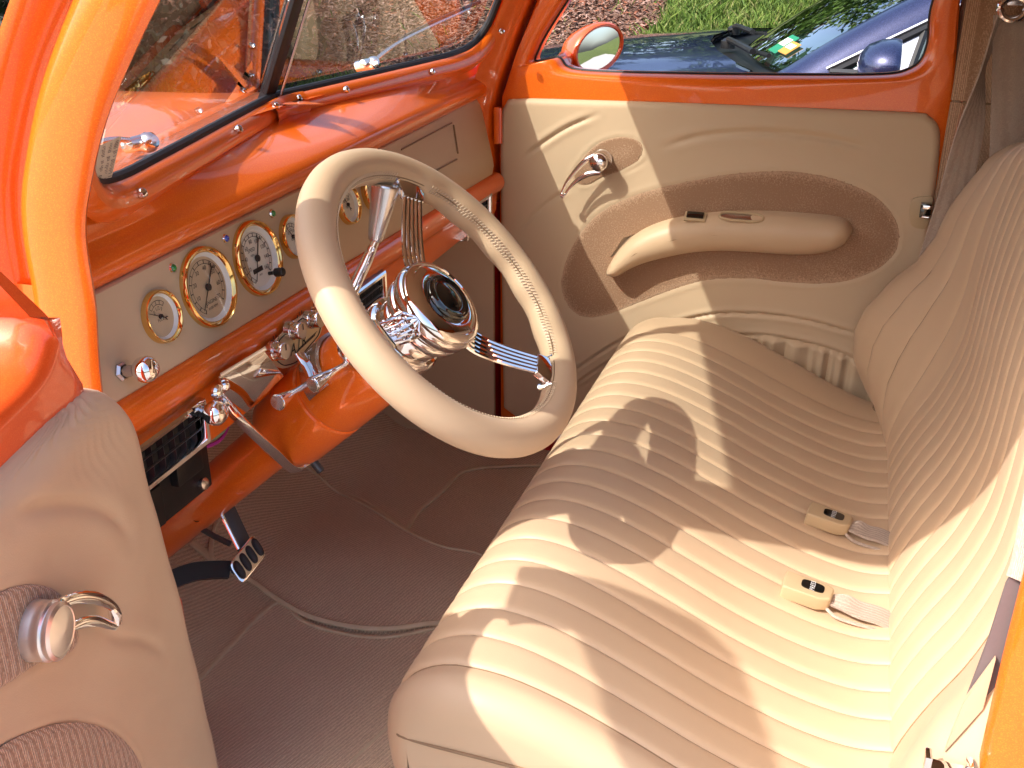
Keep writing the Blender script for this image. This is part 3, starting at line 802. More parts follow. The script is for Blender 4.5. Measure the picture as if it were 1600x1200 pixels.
# --- passenger door
pd = thing('passenger_door', 'closed passenger door with orange window frame, tan leather panel and brown cloth inlays', 'car door', (-.3, 2.30, -1.19))
op = [(866, 92), (880, 106), (902, 112), (950, 115), (1030, 117), (1150, 119), (1280, 120), (1380, 119), (1418, 112), (1440, 96), (1451, 66), (1455, 20)]
op = [pxp(u, v, 0) for u, v in op] + [(.112, -.06), (.095, -.015), (.05, .003), (-.10, .010), (-.35, .008), (-.50, .0), (-.56, -.02), (-.60, -.06), (-.655, -.14), (-.695, -.20), (-.715, -.236), (-.722, -.265)]
outer = [(-.801, -1.19), (-.801, -.60), (-.801, -.45), (-.795, -.345), (-.760, -.245), (-.711, -.13), (-.655, -.03), (-.605, .042), (.10, .048), (.150, 0), (.154, -.12), (.168, -.27), (.174, -.40), (.176, -.60), (.176, -1.19)]
door_shell(Fp, op, outer, 'orange', pd)
po = [pxp(*p) for p in ((781, 200), (783, 178), (790, 162), (804, 154), (900, 156), (1100, 162), (1300, 171), (1430, 176), (1452, 182), (1465, 195), (1469, 215), (1466, 260), (1456, 340), (1449, 400), (1442, 460))]
po = [tuple(p) for p in catmull([A(*p) for p in po], 5)] + [(.158, -.80), (.150, -1.0), (.14, -1.13), (.11, -1.155), (-.75, -1.155), (-.79, -1.13), (-.794, -.8)]
sm = lambda pts, closed=False, n=6: [(p[0], p[1]) for p in catmull([A(*pxp(*q)) for q in pts], n, closed)]
big = sm(((878, 430), (880, 460), (895, 485), (920, 496), (955, 490), (1000, 473), (1060, 451), (1110, 438), (1170, 436), (1220, 441), (1270, 444), (1320, 440), (1370, 422), (1400, 395), (1407, 365), (1398, 335), (1370, 305), (1330, 285), (1280, 270), (1220, 264), (1150, 268), (1090, 278), (1030, 291), (975, 309), (925, 340), (893, 385)), True)
sml = sm(((896, 270), (906, 253), (923, 233), (943, 219), (967, 213), (986, 214), (999, 219), (1006, 230), (1003, 243), (994, 254), (978, 263), (965, 269), (943, 276), (925, 286), (914, 289), (902, 286)), True)
gr = [(sm(((818, 246), (850, 222), (890, 197), (934, 179))), .0035, .0055),
      (sm(((806, 368), (835, 335), (872, 305), (900, 291))), .0035, .003), (sm(((965, 273), (990, 263), (1012, 250))), .003, .002),
      (sm(((1040, 228), (1090, 213), (1150, 206), (1220, 207), (1290, 215), (1360, 231))), .005, .005),
      (sm(((1040, 506), (1110, 490), (1180, 489), (1250, 497), (1300, 509), (1345, 522))), .0028, .006),
      (sm(((870, 600), (930, 556), (985, 524), (1040, 506))), .0028, .005),
      (sm(((1110, 524), (1180, 522), (1240, 530), (1300, 545), (1350, 566))), .0028, .006),
      (sm(((800, 690), (840, 648), (895, 603), (960, 560), (1020, 535), (1110, 524))), .0028, .005)]
zc_top = np.array(sm(((800, 690), (840, 648), (895, 603), (960, 560), (1020, 535), (1110, 524), (1180, 522), (1240, 530), (1300, 545), (1350, 566), (1400, 590))))
def gathers(P):
    zt = np.interp(P[:, 0], zc_top[:, 0], zc_top[:, 1])
    below = np.clip((zt - P[:, 1])/.012, 0, 1); fall = np.exp(-np.clip(zt-P[:, 1], 0, 1)/.22)
    x = P[:, 0]; ph = x*118 + 1.3*np.sin(x*23) + (zt-P[:, 1])*6
    rip = (np.abs(np.sin(ph*.5))**.6)*.012 + .003*np.sin(x*210 + 3*np.sin(x*37))
    m = np.clip((x+.42)/.08, 0, 1)
    return below*(rip*fall*m - .004)
ppn = panel(Fp, po, gr, [(big, .005), (sml, .005)], pd, extra=gathers)
h_top = .018
inlay(Fp, big, [pxp(930, 440), pxp(975, 370), pxp(1100, 330), pxp(1250, 350), pxp(1340, 362)], h_top-.0008, pd, hh=.0028)
inlay(Fp, sml, [pxp(925, 262), pxp(980, 235)], h_top-.0008, pd, hh=.003)
# armrest
arm = sm(((952, 417), (958, 426), (972, 425), (990, 415), (1020, 404), (1070, 393), (1120, 388), (1180, 390), (1240, 394), (1285, 391), (1316, 380), (1331, 362), (1328, 346), (1308, 336), (1250, 330), (1180, 327), (1110, 330), (1045, 341), (1000, 360), (970, 387)), True)
sp = [pxp(*q) for q in ((966, 414), (1000, 386), (1060, 364), (1120, 357), (1200, 358), (1260, 361), (1300, 360))]
g = G().pillow([Fp(p[0], p[1], h_top) for p in arm], [Fp(p[0], p[1], h_top) for p in sp], A(0, -1, 0), .052, rings=14, pw=.36)
ar = mk('armrest', g, M['leather'], pd, smooth=60)
g = G().tube([Fp(p[0], p[1], h_top-.001) for p in arm], .0022, 6, closed=True); mk('armrest_piping', g, M['piping'], ar)
ct = unit(A(0, -.82, -.57)); cn = unit(A(0, -.57, .82)); pc = A(-.222, 2.248, -.5685) + cn*.001
ovl = [pc + A(.047*(abs(math.cos(a))**.6)*np.sign(math.cos(a)), 0, 0) + ct*.0115*(abs(math.sin(a))**.8)*np.sign(math.sin(a)) for a in np.linspace(0, 2*PI, 40)[:-1]]
g = G().tube([p+cn*.0015 for p in ovl], .0032, 8, closed=True); cup = mk('pull_cup_rim', g, M['buckle'], ar)
g = G().grid([[p+cn*.0012 for p in ovl], [p*.9+pc*.1+cn*.0005 for p in ovl], [p*.6+pc*.4+cn*.001 for p in ovl], [pc+cn*.002]*len(ovl)], cv=True); mk('pull_cup', g, M['chrome_dull'], cup)
sc_ = A(-.323, 2.2505, -.5755)
g = G().box(sc_, (.048, .026, .006), ey=ct, ez=cn); sw = mk('window_switch_bezel', g, M['buckle'], ar, bevel=.002)
g = G().box(sc_+cn*.003-ct*.002, (.038, .017, .006), ey=ct, ez=cn); mk('window_switch', g, M['gloss_black'], sw, bevel=.0015)

def crank_handle(hub, N, pts_up, pts_lo, parent, r_hub, k=1, base=None, lb=None, hub_len=.03, rr=.0032):
    """door release: domed hub with a two-rail curved arm"""
    g = G().lathe([(r_hub*1.12, -hub_len), (r_hub*1.12, -hub_len+.004), (r_hub*.98, -hub_len+.008), (r_hub*.96, -.006), (r_hub*1.04, -.003), (r_hub*1.02, .002), (r_hub*.9, .006), (r_hub*.55, .010), (.0001, .0115)], hub, N, 32)
    b = mk('door_handle', g, M['satin'], parent, label=lb)
    pu = catmull(pts_up, 7); pl = catmull(pts_lo, 7); n = len(pu)
    g = G(); g.tube(pu, [rr*(1.25-.5*abs(2*i/(n-1)-.6)) for i in range(n)], 10, sq=(1, 1.5)); n = len(pl)
    g.tube(pl, [rr*(1.25-.5*abs(2*i/(n-1)-.6)) for i in range(n)], 10, sq=(1, 1.5))
    tip = (pu[-1]+pl[-1])/2
    g.lathe([(.0001, -rr*1.6), (rr*1.5, -rr*1.4), (rr*2.2, 0), (rr*1.5, rr*1.5), (.0001, rr*1.7)], tip, N, 16)
    mk('handle_arm', g, M['satin'], b); return b
Nf = A(0, -1, 0); hy = 2.30-.060
P_ = lambda u, v, y=hy: at(u, v, Y=y)
crank_handle(P_(935, 254), Nf, [P_(930, 243), P_(915, 251), P_(900, 266), P_(886, 284), P_(877, 303)], [P_(938, 270), P_(920, 272), P_(903, 281), P_(890, 294), P_(881, 308)], pd, .0205, lb='small chrome window crank on its oval cloth inlay', hub_len=.040, rr=.0034)
# latch cut-out at the rear edge
lo = [pxp(*p) for p in ((1428, 308), (1423, 316), (1421, 330), (1422, 345), (1428, 353), (1446, 355), (1452, 340), (1455, 320), (1456, 305))]
lo = [(p[0], p[1]) for p in catmull([A(*p) for p in lo], 3, True)]
g = G().prism([Fp(p[0], p[1], .0165) for p in lo], A(0, -.007, 0)); lp = mk('latch_cover', g, M['buckle'], pd, bevel=.001)
lc = at(1446, 328, Y=2.27)
g = G().box(lc, (.022, .02, .030)); mk('latch_recess', g, M['gloss_black'], lp, bevel=.002)
g = G().box(lc+A(.008, -.008, .008), (.030, .012, .008)); g.tube([lc+A(-.006, -.012, -.012), lc+A(.012, -.014, -.012)], .004, 8); mk('latch_bolt', g, M['chrome'], lp, bevel=.002)
# window weather strip and outside mirror
op_c = catmull([A(*p) for p in op], 6, True)
g = G().tube([Fp(p[0], p[1], -.030) for p in op_c], .004, 6, closed=True); mk('weather_strip', g, M['rubber'], pd)
mc = at(936, 76, Y=2.50); mn = unit(A(.80, -.58, .05)); mx_ = unit(A(.60, .80, .35)); mx_ = unit(mx_-mn*np.dot(mx_, mn)); my_ = unit(np.cross(mn, mx_))
ell = lambda a, b, h, n=40: [mc + mx_*a*math.cos(2*PI*k/n) + my_*b*math.sin(2*PI*k/n) + mn*h for k in range(n)]
g = G().grid([ell(.068, .044, -.002), ell(.071, .047, .004), ell(.076, .052, .005), ell(.080, .056, 0), ell(.081, .057, -.010), ell(.077, .053, -.035), ell(.062, .042, -.07), ell(.036, .024, -.095), ell(.010, .007, -.105)], cv=True)
mh = mk('side_mirror', g, M['red_orange'], pd, label='orange oval outside mirror seen through the window')
g = G().grid([ell(.069, .045, .0), ell(.03, .02, .0015), [mc+mn*.002]*40], cv=True); mk('mirror_glass', g, M['mirror'], mh)
mb = at(878, 100, Y=2.40)
g = G().tube(catmull([mc - mn*.06, mc*.6+mb*.4 - mn*.03 + A(-.02, 0, -.01), mb, mb+A(-.01, -.03, -.02)], 6), [.026-.001*k/2 for k in range(19)], 14); mk('mirror_arm', g, M['red_orange'], mh)

# --- driver door, open
dd = thing('driver_door', 'open driver door with red-orange frame, tan leather panel and curved chrome handle', 'car door', (-.66, .35, -1.19))
fe = [pxd(330, 1200), pxd(258, 900), pxd(213, 750), pxd(190, 662)]
f0 = [(-.004, -1.19), (-.004, -.60), (-.002, -.43)]
pa, pb_, pc_ = pxd(129, 600), pxd(64, 490), pxd(0, 380)
slope = (pc_[0]-pa[0])/(pc_[1]-pa[1])
outer = [(fe[0][0]+.012, -1.19), (fe[0][0]+.012, -.75), (pa[0]+.004, pa[1]-.05), (pa[0], pa[1]), (pb_[0], pb_[1]), (pc_[0], pc_[1]), (.059, -.208), (.090, -.160), (.130, -.108), (.175, -.062), (.244, -.028), (.389, -.017), (.62, -.010), (.85, -.02), (.92, -.07), (.95, -.3), (.95, -1.19)]
zb = -.352
px_ = lambda z, e: pa[0]+slope*(z-pa[1])*(1 if z < -.2 else 1.15)+e
op2 = [(.186, -.354), (.30, -.355), (.45, -.356), (.60, -.356), (.78, -.354), (.845, -.342), (.872, -.30), (.875, -.22), (.85, -.145), (.78, -.108), (.60, -.096), (.425, -.103), (.296, -.118), (.226, -.134), (.180, -.163), (.152, -.212), (.128, -.255), (.117, -.285), (.121, -.312), (.143, -.338)]
def Fd_sunray(a, b, h):      # unseen upper frame, shifted along the sun ray to keep its seat shadow
    k = .13*(1-math.exp(-max(0, b+.31)/.13)); return Fd(a, b, h) + A(-.92, -1, 1.43)*k
door_shell(Fd_sunray, op2, outer, 'red_orange', dd)
top = [pxd(u, v) for u, v in ((330, 1200), (296, 1060), (258, 900), (232, 810), (213, 745), (200, 690), (188, 652), (172, 626), (155, 611), (138, 606), (122, 612), (100, 630), (60, 664), (0, 720))]
po2 = [(p[0], p[1]) for p in catmull([A(*p) for p in top], 4)]
sl = (po2[-1][1]-po2[-5][1])/(po2[-1][0]-po2[-5][0])
po2 += [(.45, po2[-1][1]-.004), (.80, po2[-1][1]-.01), (.89, -.44), (.92, -.50), (.92, -1.10), (.88, -1.15), (.02, -1.155), (po2[0][0], -1.10)]
smd = lambda pts, closed=False, n=6: [(p[0], p[1]) for p in catmull([A(*pxd(*q, .02)) for q in pts], n, closed)]
s1 = smd(((-60, 950), (-20, 930), (10, 917), (42, 913), (72, 920), (95, 940), (108, 965), (112, 1000), (95, 1022), (60, 1031), (30, 1048), (0, 1068), (-60, 1100), (-140, 1080), (-130, 1000)), True)
s2 = smd(((-200, 1260), (-60, 1200), (0, 1160), (40, 1142), (80, 1131), (120, 1129), (160, 1140), (190, 1162), (212, 1196), (225, 1250), (222, 1310), (180, 1370), (100, 1420), (-100, 1480), (-300, 1500), (-350, 1380)), True)
gd = [(smd(((12, 812), (30, 800), (70, 790), (110, 788), (150, 795), (178, 812), (197, 838))), .006, .005), (smd(((150, 985), (180, 997), (215, 1000), (240, 1010), (252, 1022))), .005, .003)]
def wrinkles(P):
    zt = -.42; x = P[:, 0]
    near = np.exp(-np.clip(zt+.02-P[:, 1], 0, 1)/.03)*np.exp(-((x-.10)/.06)**2)
    return near*.0025*np.sin(x*420 + 5*np.sin(P[:, 1]*60)) + .0012*np.sin(x*25+P[:, 1]*31)*np.sin(P[:, 1]*17)
panel(Fd, po2, gd, [(s1, .005), (s2, .005)], dd, h0=-.004, t=.028, rim=.035, nx=220, nz=170, extra=wrinkles, mat='leather')
inlay(Fd, s1, [pxd(-60, 1020, .02), pxd(60, 970, .02)], .0260, dd, hh=.003)
inlay(Fd, s2, [pxd(-200, 1380, .02), pxd(110, 1250, .02)], .0260, dd, hh=.003)
hb = atp(38, 984, DO + DN*.02, DN)
hc = hb + DN*.045
g = G().lathe([(.0285, -.002), (.0285, .001), (.0262, .003), (.0256, .016), (.0250, .019), (.0258, .021), (.0258, .0245), (.0240, .026), (.0246, .0275), (.0246, .031), (.0215, .033), (.0205, .0325), (.013, .034), (.0001, .035)], hb, DN, 40)
hd = mk('door_handle', g, M['brushed'], dd, label='chrome door release with curved hollow arm')
Q = lambda u, v, h=.045: atp(u, v, DO + DN*h, DN)
g = G()
up_ = catmull([Q(80, 958), Q(92, 945), Q(108, 937), Q(128, 933), Q(150, 935), Q(170, 944), Q(182, 956), Q(186, 970)], 5)
lo_ = catmull([Q(92, 1003), Q(102, 988), Q(118, 977), Q(136, 971), Q(153, 971), Q(168, 976), Q(180, 979)], 5)
n = len(up_); g.tube(up_, [.0030 + .0016*math.sin(PI*i/(n-1)) for i in range(n)], 10, sq=(1, 1.3)); n = len(lo_); g.tube(lo_, [.0028 + .0012*math.sin(PI*i/(n-1)) for i in range(n)], 10, sq=(1, 1.3))
g.tube([Q(172, 948), Q(180, 962), Q(182, 976)], [.003, .0062, .004], 10)
mk('handle_arm', g, M['chrome'], hd)

# ------------------------------------------------------------------ bench seat
seat = thing('bench_seat', 'wide tan leather bench seat stitched in long curving pleats', 'car seat', (-.1, 1.56, -1.2))
prof = catmull([A(*p) for p in ((-.405, -1.20), (-.43, -1.08), (-.452, -.97), (-.460, -.905), (-.452, -.860), (-.425, -.828), (-.38, -.810), (-.32, -.812), (-.25, -.832), (-.17, -.866), (-.09, -.903), (-.01, -.934), (.05, -.951), (.10, -.957), (.15, -.950))], 6)
prof = np.array(prof); NPF = len(prof)
dpr = np.gradient(prof, axis=0); nrmP = np.stack([-dpr[:, 1], dpr[:, 0]], 1); nrmP /= np.linalg.norm(nrmP, axis=1)[:, None]
SY0, SY1 = .865, 2.245
GY = [.925 + .0595*k for k in range(21)]       # seam lines, .925 .. 2.115
def seat_pt(i, Y, h=0):
    x, z = prof[i]; nx_, nz_ = nrmP[i]
    if nz_ < 0 and i > 20: nx_, nz_ = -nx_, -nz_
    t = np.clip((x+.36)/.5, 0, 1); side = max(0, (Y-2.06)/.16); side2 = max(0, (.98-Y)/.12)
    # raised bolster at the outer ends, soft hollow under each sitter
    up = .030*math.sin(PI*min(1, t*1.05))*min(side, 1)**1.2 + .015*math.sin(PI*min(1, t))*min(side2, 1)
    dip = -.008*math.sin(PI*t)*(math.cos((Y-1.24)*9)*.5+.5 if abs(Y-1.24) < .35 else 0)
    wob = .0022*math.sin(Y*31+x*6)*math.sin(x*9+Y*4)*t
    # seams sweep a little sideways where the cushion is hollow
    return A(x + nx_*h, Y, z + nz_*h + up + dip + wob)
def end_drop(Y):
    for e, yc in ((SY1-Y, 1), (Y-SY0, 0)):
        r = .045
        if e < r: return .045*(1-math.sqrt(max(0, 1-(1-max(e, 0)/r)**2)))
    return 0
cush_rows = []
edge = [SY1-.0001, SY1-.002, SY1-.006, SY1-.012, SY1-.022, SY1-.034, SY1-.05, SY1-.08, SY1-.11, GY[-1]]
def bol_rows(Ys, lo):
    rows = []
    for k, Y in enumerate(Ys):
        r = []
        for i in range(NPF):
            d = end_drop(Y); sh_ = 0
            puff = .0055*min(1, abs(Y-Ys[-1])/.02)**.5
            p = seat_pt(i, Y, puff - d)
            r.append(p)
        rows.append(r)
    side = [A(p[0], p[1], -.885 + min(0, p[2]+.885)*.6 if p[2] > -.885 else p[2]-.01) for p in rows[0]]
    low = [A(p[0], p[1]-(.0 if lo else 0), -1.20) for p in rows[0]]
    return [low, side] + rows
cu = mk('seat_cushion', G().grid([[seat_pt(i, Y, -.004) for i in range(NPF)] for Y in np.linspace(GY[0]-.01, GY[-1]+.01, 80)]), M['leather'], seat, smooth=80)
mk('end_bolster', G().grid(bol_rows(edge, False)), M['leather'], cu, smooth=50)
edge2 = [SY0+.0001, SY0+.002, SY0+.006, SY0+.012, SY0+.022, SY0+.034, SY0+.045, GY[0]]
mk('end_bolster', G().grid(bol_rows(edge2, True)), M['leather'], cu, smooth=50)
for k in range(20):
    y0, y1 = GY[k], GY[k+1]; rows = []
    for q_ in (0, .025, .06, .11, .19, .33, .5, .67, .81, .89, .94, .975, 1):
        pf = .0064*(1-abs(2*q_-1)**7)
        rows.append([seat_pt(i, y0+(y1-y0)*q_, pf) for i in range(NPF)])
    mk('pleat', G().grid(rows), M['leather'], cu, smooth=80)
g = G()
for y in GY: g.tube([seat_pt(i, y, .0002) for i in range(0, NPF, 2)], .0011, 5)
mk('seam', g, M['piping'], cu)
# welt along the near lower edge
g = G().tube(catmull([A(-.455, SY0+.045, -.890), A(-.438, SY0+.014, -.887), A(-.412, SY0+.0008, -.885), A(-.2, SY0-.001, -.890), A(.05, SY0-.001, -.93)], 6), .0022, 6); mk('welt', g, M['piping'], cu)
g = G().box((-.14, YC-.02, -1.21), (.52, 1.34, .03)); mk('seat_base', g, M['steel'], seat)
hq = at(1373, 634, Y=2.13)
g = G().lathe([(.0001, -.012), (.010, -.010), (.012, 0), (.010, .010), (.0001, .012)], hq, A(.3, .9, .3), 14); mk('seat_hinge', g, M['chrome_dull'], seat)
# backrest
zb_ = catmull([A(*p) for p in ((.150, -1.02), (.140, -.965), (.148, -.920), (.172, -.857), (.202, -.793), (.222, -.735), (.234, -.685), (.240, -.62), (.243, -.55), (.250, -.47), (.262, -.40), (.274, -.355), (.290, -.332), (.312, -.322), (.34, -.326), (.36, -.35), (.37, -.42), (.375, -.6))], 5)
zb_ = np.array(zb_); NB = len(zb_)
db = np.gradient(zb_, axis=0); nb_ = np.stack([-db[:, 1], db[:, 0]], 1); nb_ /= np.linalg.norm(nb_, axis=1)[:, None]
bz = [-1.02, -.965, -.90, -.85, -.79, -.74, -.68, -.62, -.55, -.48, -.42, -.36, -.32]
b1 = [.0, .012, .085, .135, .170, .172, .145, .100, .072, .062, .045, .03, .01]
def back_pt(i, Y, h=0):
    x, z = zb_[i]; nx_, nz_ = nb_[i]
    w1 = max(0, min(1, (Y-1.93)/.27)); w1 = w1*w1*(3-2*w1)
    w0 = max(0, min(1, (1.12-Y)/.24)); w0 = w0*w0*(3-2*w0)
    f_ = np.interp(z, bz, b1) if i < NB-14 else 0
    zt = 0
    if i > 32: zt = -.055*w1*np.clip((i-32)/20, 0, 1)
    zt += -.02*w0*np.clip((i-32)/20, 0, 1)
    x2 = x - f_*(.92*w1 + .42*w0)
    return A(x2 + nx_*h, Y, z + nz_*h + zt + T(Y)*.5)
BY = [.925 + .0595*k for k in range(21)]
br = mk('backrest', G().grid([[back_pt(i, Y, -.004) for i in range(NB)] for Y in np.linspace(BY[0]-.01, BY[-1]+.01, 80)]), M['leather'], seat, smooth=80)
for Ys, in (([2.238, 2.237, 2.232, 2.224, 2.212, 2.196, 2.175, 2.15, BY[-1]],), ([.868, .869, .874, .882, .894, .912, .94, .98, 1.03, 1.075, BY[3]],)):
    rows = []
    for k, Y in enumerate(Ys):
        e = abs(Y-Ys[0]); r = .06
        d = .055*(1-math.sqrt(max(0, 1-(1-min(e, r)/r)**2))) if e < r else 0
        rows.append([back_pt(i, Y, .006*min(1, abs(Y-Ys[-1])/.03)**.5 - d) for i in range(NB)])
    back = [A(.38, Ys[0], p[2]) for p in rows[0]]
    mk('end_bolster', G().grid([back]+rows), M['leather'], br, smooth=50)
for k in range(3, 20):
    y0, y1 = BY[k], BY[k+1]; rows = []
    for q_ in (0, .025, .06, .11, .19, .33, .5, .67, .81, .89, .94, .975, 1):
        pf = .0064*(1-abs(2*q_-1)**7)
        rows.append([back_pt(i, y0+(y1-y0)*q_, pf) for i in range(NB)])
    mk('pleat', G().grid(rows), M['leather'], br, smooth=80)
g = G()
for y in BY[3:]: g.tube([back_pt(i, y, .0002) for i in range(0, NB, 2)], .0011, 5)
mk('seam', g, M['piping'], br)

def ribbon(path, wv, th=.0015, n=6):
    P = catmull(path, n); W_ = catmull(wv, n); g = G(); m = len(P); rows = []
    for i in range(m):
        t = unit(P[min(i+1, m-1)]-P[max(i-1, 0)]); nn_ = unit(np.cross(t, W_[i])); a, b = P[i]-W_[i]/2, P[i]+W_[i]/2
        rows.append([a+nn_*th, b+nn_*th, b-nn_*th, a-nn_*th])
    return g.grid(rows, cv=True)
# buckles lying on the cushion
def surf_z(X, Y):
    j = int(np.argmin(abs(prof[25:, 0]-X)))+25; return seat_pt(j, Y, .008)[2]
for (u, v), rz, lb in (((1296, 812), -.10, 'tan seat belt buckle in the shade, on the passenger side of the near one'), ((1262, 927), -.06, 'tan seat belt buckle lying in full sun nearest the camera')):
    p = at(u, v, Z=-.925); p[2] = surf_z(p[0], p[1]) + .012
    ex = unit(A(math.cos(rz), math.sin(rz), -.16)); ey = unit(A(-math.sin(rz), math.cos(rz), 0)); ez = np.cross(ex, ey)
    root = thing('seat_belt_buckle', lb, 'seat belt buckle', p - A(0, 0, .012), 'seat belt buckles on the bench')
    ol = [(-.039, -.023), (.016, -.023), (.034, -.014), (.037, .015), (.027, .023), (-.039, .023)]
    g = G().prism([p + ex*a + ey*b - ez*.011 for a, b in ol], ez*.024); b_ = mk('buckle_body', g, M['buckle'], root, bevel=.0045, seg=3)
    g = G().prism([p + ex*(.004+.0175*abs(math.cos(a))**.5*np.sign(math.cos(a))) + ey*(.002+.0115*abs(math.sin(a))**.5*np.sign(math.sin(a))) + ez*.0128 for a in np.linspace(0, 2*PI, 25)[:-1]], ez*.0012); bt = mk('release_button', g, M['gloss_black'], root)
    g = G(); g.add(*text_geo('PRESS', .0105, p + ex*.004 + ey*.002 + ez*.0144, -ey if False else ey, -ex)); mk('button_lettering', g, M['white'], bt, smooth=None)
    s0 = p + ex*.030; yb = p[1]
    pe = A(.125, yb+.002, surf_z(.115, yb)+.004)
    g = ribbon([s0, s0*.7+pe*.3+A(0, 0, .004), s0*.4+pe*.6+A(0, 0, .0), pe, pe+A(.05, 0, -.02)], [ey*.020, ey*.028+ez*.010, ey*.042, ey*.044, ey*.044], .0022)
    mk('belt_webbing', g, M['webbing'], root)
    g = G().tube(catmull([s0-ey*.012-ez*.006, s0+ex*.02-ey*.022-ez*.010, s0+ex*.06-ey*.020-ez*.010, s0+ex*.085-ey*.012-ez*.012], 5), .0028, 6); mk('belt_fold', g, M['webbing'], root)
# passenger shoulder belt
sb = thing('shoulder_belt', 'grey tan shoulder belt hanging from its ring beside the passenger end of the backrest', 'seat belt', (.24, 2.22, -.9))
rc = at(1584, 14, Y=2.20)
ringp = [rc + A(.024*math.cos(a)*(1 if math.sin(a) > 0 else .9), 0, .020*math.sin(a)) for a in np.linspace(0, 2*PI, 33)[:-1]]
g = G().tube([p*1.0 for p in ringp], .0065, 10, closed=True); mk('belt_ring', g, M['chrome'], sb)
g = G().box(rc+A(.002, .018, .03), (.03, .02, .05)); mk('ring_anchor', g, M['chrome_dull'], sb, bevel=.004)
B_ = lambda u, v, y=2.215: at(u, v, Y=y)
g = ribbon([B_(1582, 24), B_(1580, 90), B_(1577, 200), B_(1572, 330), B_(1560, 520, 2.23)], [A(.066, .01, 0)]*2+[A(.068, .012, 0)]*3, .0016); mk('belt_webbing', g, M['webbing'], sb)
g = ribbon([B_(1572, 24), B_(1556, 55), B_(1540, 95), B_(1533, 120), B_(1516, 200), B_(1492, 300), B_(1460, 410), B_(1420, 560, 2.24)], [A(.03, .02, -.02), A(.02, .035, 0), A(.012, .045, .0), A(.016, .05, 0), A(.05, .03, .015), A(.062, .02, .02), A(.066, .01, .02), A(.066, .01, .02)], .0016); mk('belt_webbing', g, M['webbing'], sb)
# driver shoulder belt beside the near end of the backrest
sd = thing('shoulder_belt', 'sunlit pale shoulder belt behind the near end of the backrest by the orange door post', 'seat belt', (.19, .89, -.8))
P2 = lambda u, v, y=.885: at(u, v, Y=y)
g = ribbon([P2(1640, 700), P2(1618, 820), P2(1606, 880), P2(1597, 908)], [A(.024, -.014, 0)]*4, .0018); mk('belt_webbing', g, M['webbing'], sd)

# ------------------------------------------------------------------ steering wheel
WC = A(-.512, 1.25, -.461); WN = unit(A(.7432, -.0394, .6679)); WA = unit(np.cross(A(0, 0, 1), WN)); WB = np.cross(WN, WA)
def wp(r, deg, h=0): a = math.radians(deg); return WC + WA*r*math.cos(a) + WB*r*math.sin(a) + WN*h
whl = thing('steering_wheel', 'tan leather wrapped steering wheel with chrome rod spokes and black horn button', 'steering wheel', WC - WN*.10)
R0, R1 = .2215, .0263
rows = []
for k in range(160):
    a = 2*PI*k/160; d = math.degrees(a); er = WA*math.cos(a) + WB*math.sin(a); row = []
    dd_ = (d+180) % 360 - 180
    grip = (.0030*math.sin(math.radians(dd_)*17) if -58 < dd_ < 50 else .0)
    for j in range(20):
        b = 2*PI*j/20; inner = max(0, -math.cos(b))**1.5
        rr = R1 + grip*inner
        row.append(WC + er*(R0 + rr*math.cos(b)) + WN*rr*math.sin(b)*.96)
    rows.append(row)
rim = mk('rim', G().grid(rows, cu=True, cv=True), M['leather'], whl, smooth=180)
# lacing on the inner side: slanted thread loops
g = G()
for k in range(230):
    dd_ = 360*k/230
    if abs((dd_-57+180) % 360-180) < 9 or abs((dd_+63+180) % 360-180) < 9 or abs((dd_-177+180) % 360-180) < 9: continue
    def ip_(deg, bb, lift=.0008):
        a = math.radians(deg); b = math.radians(bb); er = WA*math.cos(a)+WB*math.sin(a); dq = (deg+180) % 360-180
        rr = R1 + (.0030*math.sin(math.radians(dq)*17) if -58 < dq < 50 else 0)*max(0, -math.cos(b))**1.5 + lift
        return WC + er*(R0+rr*math.cos(b)) + WN*rr*math.sin(b)*.96
    g.tube([ip_(dd_-.35, 139), ip_(dd_+.1, 145, .0016), ip_(dd_+.5, 151, .0006)], .00075, 4)
    g.tube([ip_(dd_+.35, 165), ip_(dd_+.1, 159, .0016), ip_(dd_-.3, 153, .0006)], .00075, 4)
st = mk('lacing', g, M['thread'], rim); st['kind'] = 'stuff'
g = G().tube([(lambda a: WC + (WA*math.cos(a)+WB*math.sin(a))*(R0+R1*1.0*math.cos(math.radians(152))) + WN*R1*math.sin(math.radians(152))*.96)(math.radians(x)) for x in range(0, 360, 3)], .0009, 5, closed=True); mk('seam', g, M['piping'], rim)
for deg in (57, -63, 177):
    ed = unit(wp(1, deg)-WC); et = unit(np.cross(WN, ed))
    g = G()
    ol = [wp(.172, deg, .004) - et*.020, wp(.172, deg, .004) + et*.020, wp(.205, deg, .010) + et*.030, wp(.211, deg, .012) + et*.012, wp(.213, deg, .013), wp(.211, deg, .012) - et*.012, wp(.205, deg, .010) - et*.030]
    g.prism(ol, -WN*.010)
    sp_ = mk('spoke_plate', g, M['chrome'], whl, bevel=.002)
    for sg in (-8.5, 8.5): mk('rim_clip', G().tube([wp(.200, deg+sg, .010), wp(.197, deg+sg*.97, -.002), wp(.193, deg+sg*.9, -.012)], .0045, 8), M['chrome'], sp_)
    for j in range(5):
        o_ = (j-2)
        pth = catmull([wp(.045, deg, -.032) + et*o_*.0095, wp(.085, deg, -.034) + et*o_*.0092, wp(.13, deg, -.020) + et*o_*.0082, wp(.176, deg, .001) + et*o_*.0075], 5)
        g = G().tube(pth, .0036, 8); mk('spoke_rod', g, M['chrome'], whl)
hubp = WC - WN*.012
g = G().lathe([(.044, -.050), (.060, -.048), (.066, -.040), (.0665, -.030), (.064, -.026), (.0695, -.022), (.0710, -.010), (.0690, -.002), (.064, .005), (.058, .0075), (.0565, .006), (.052, .008), (.038, .010), (.0365, .009)], hubp, WN, 72)
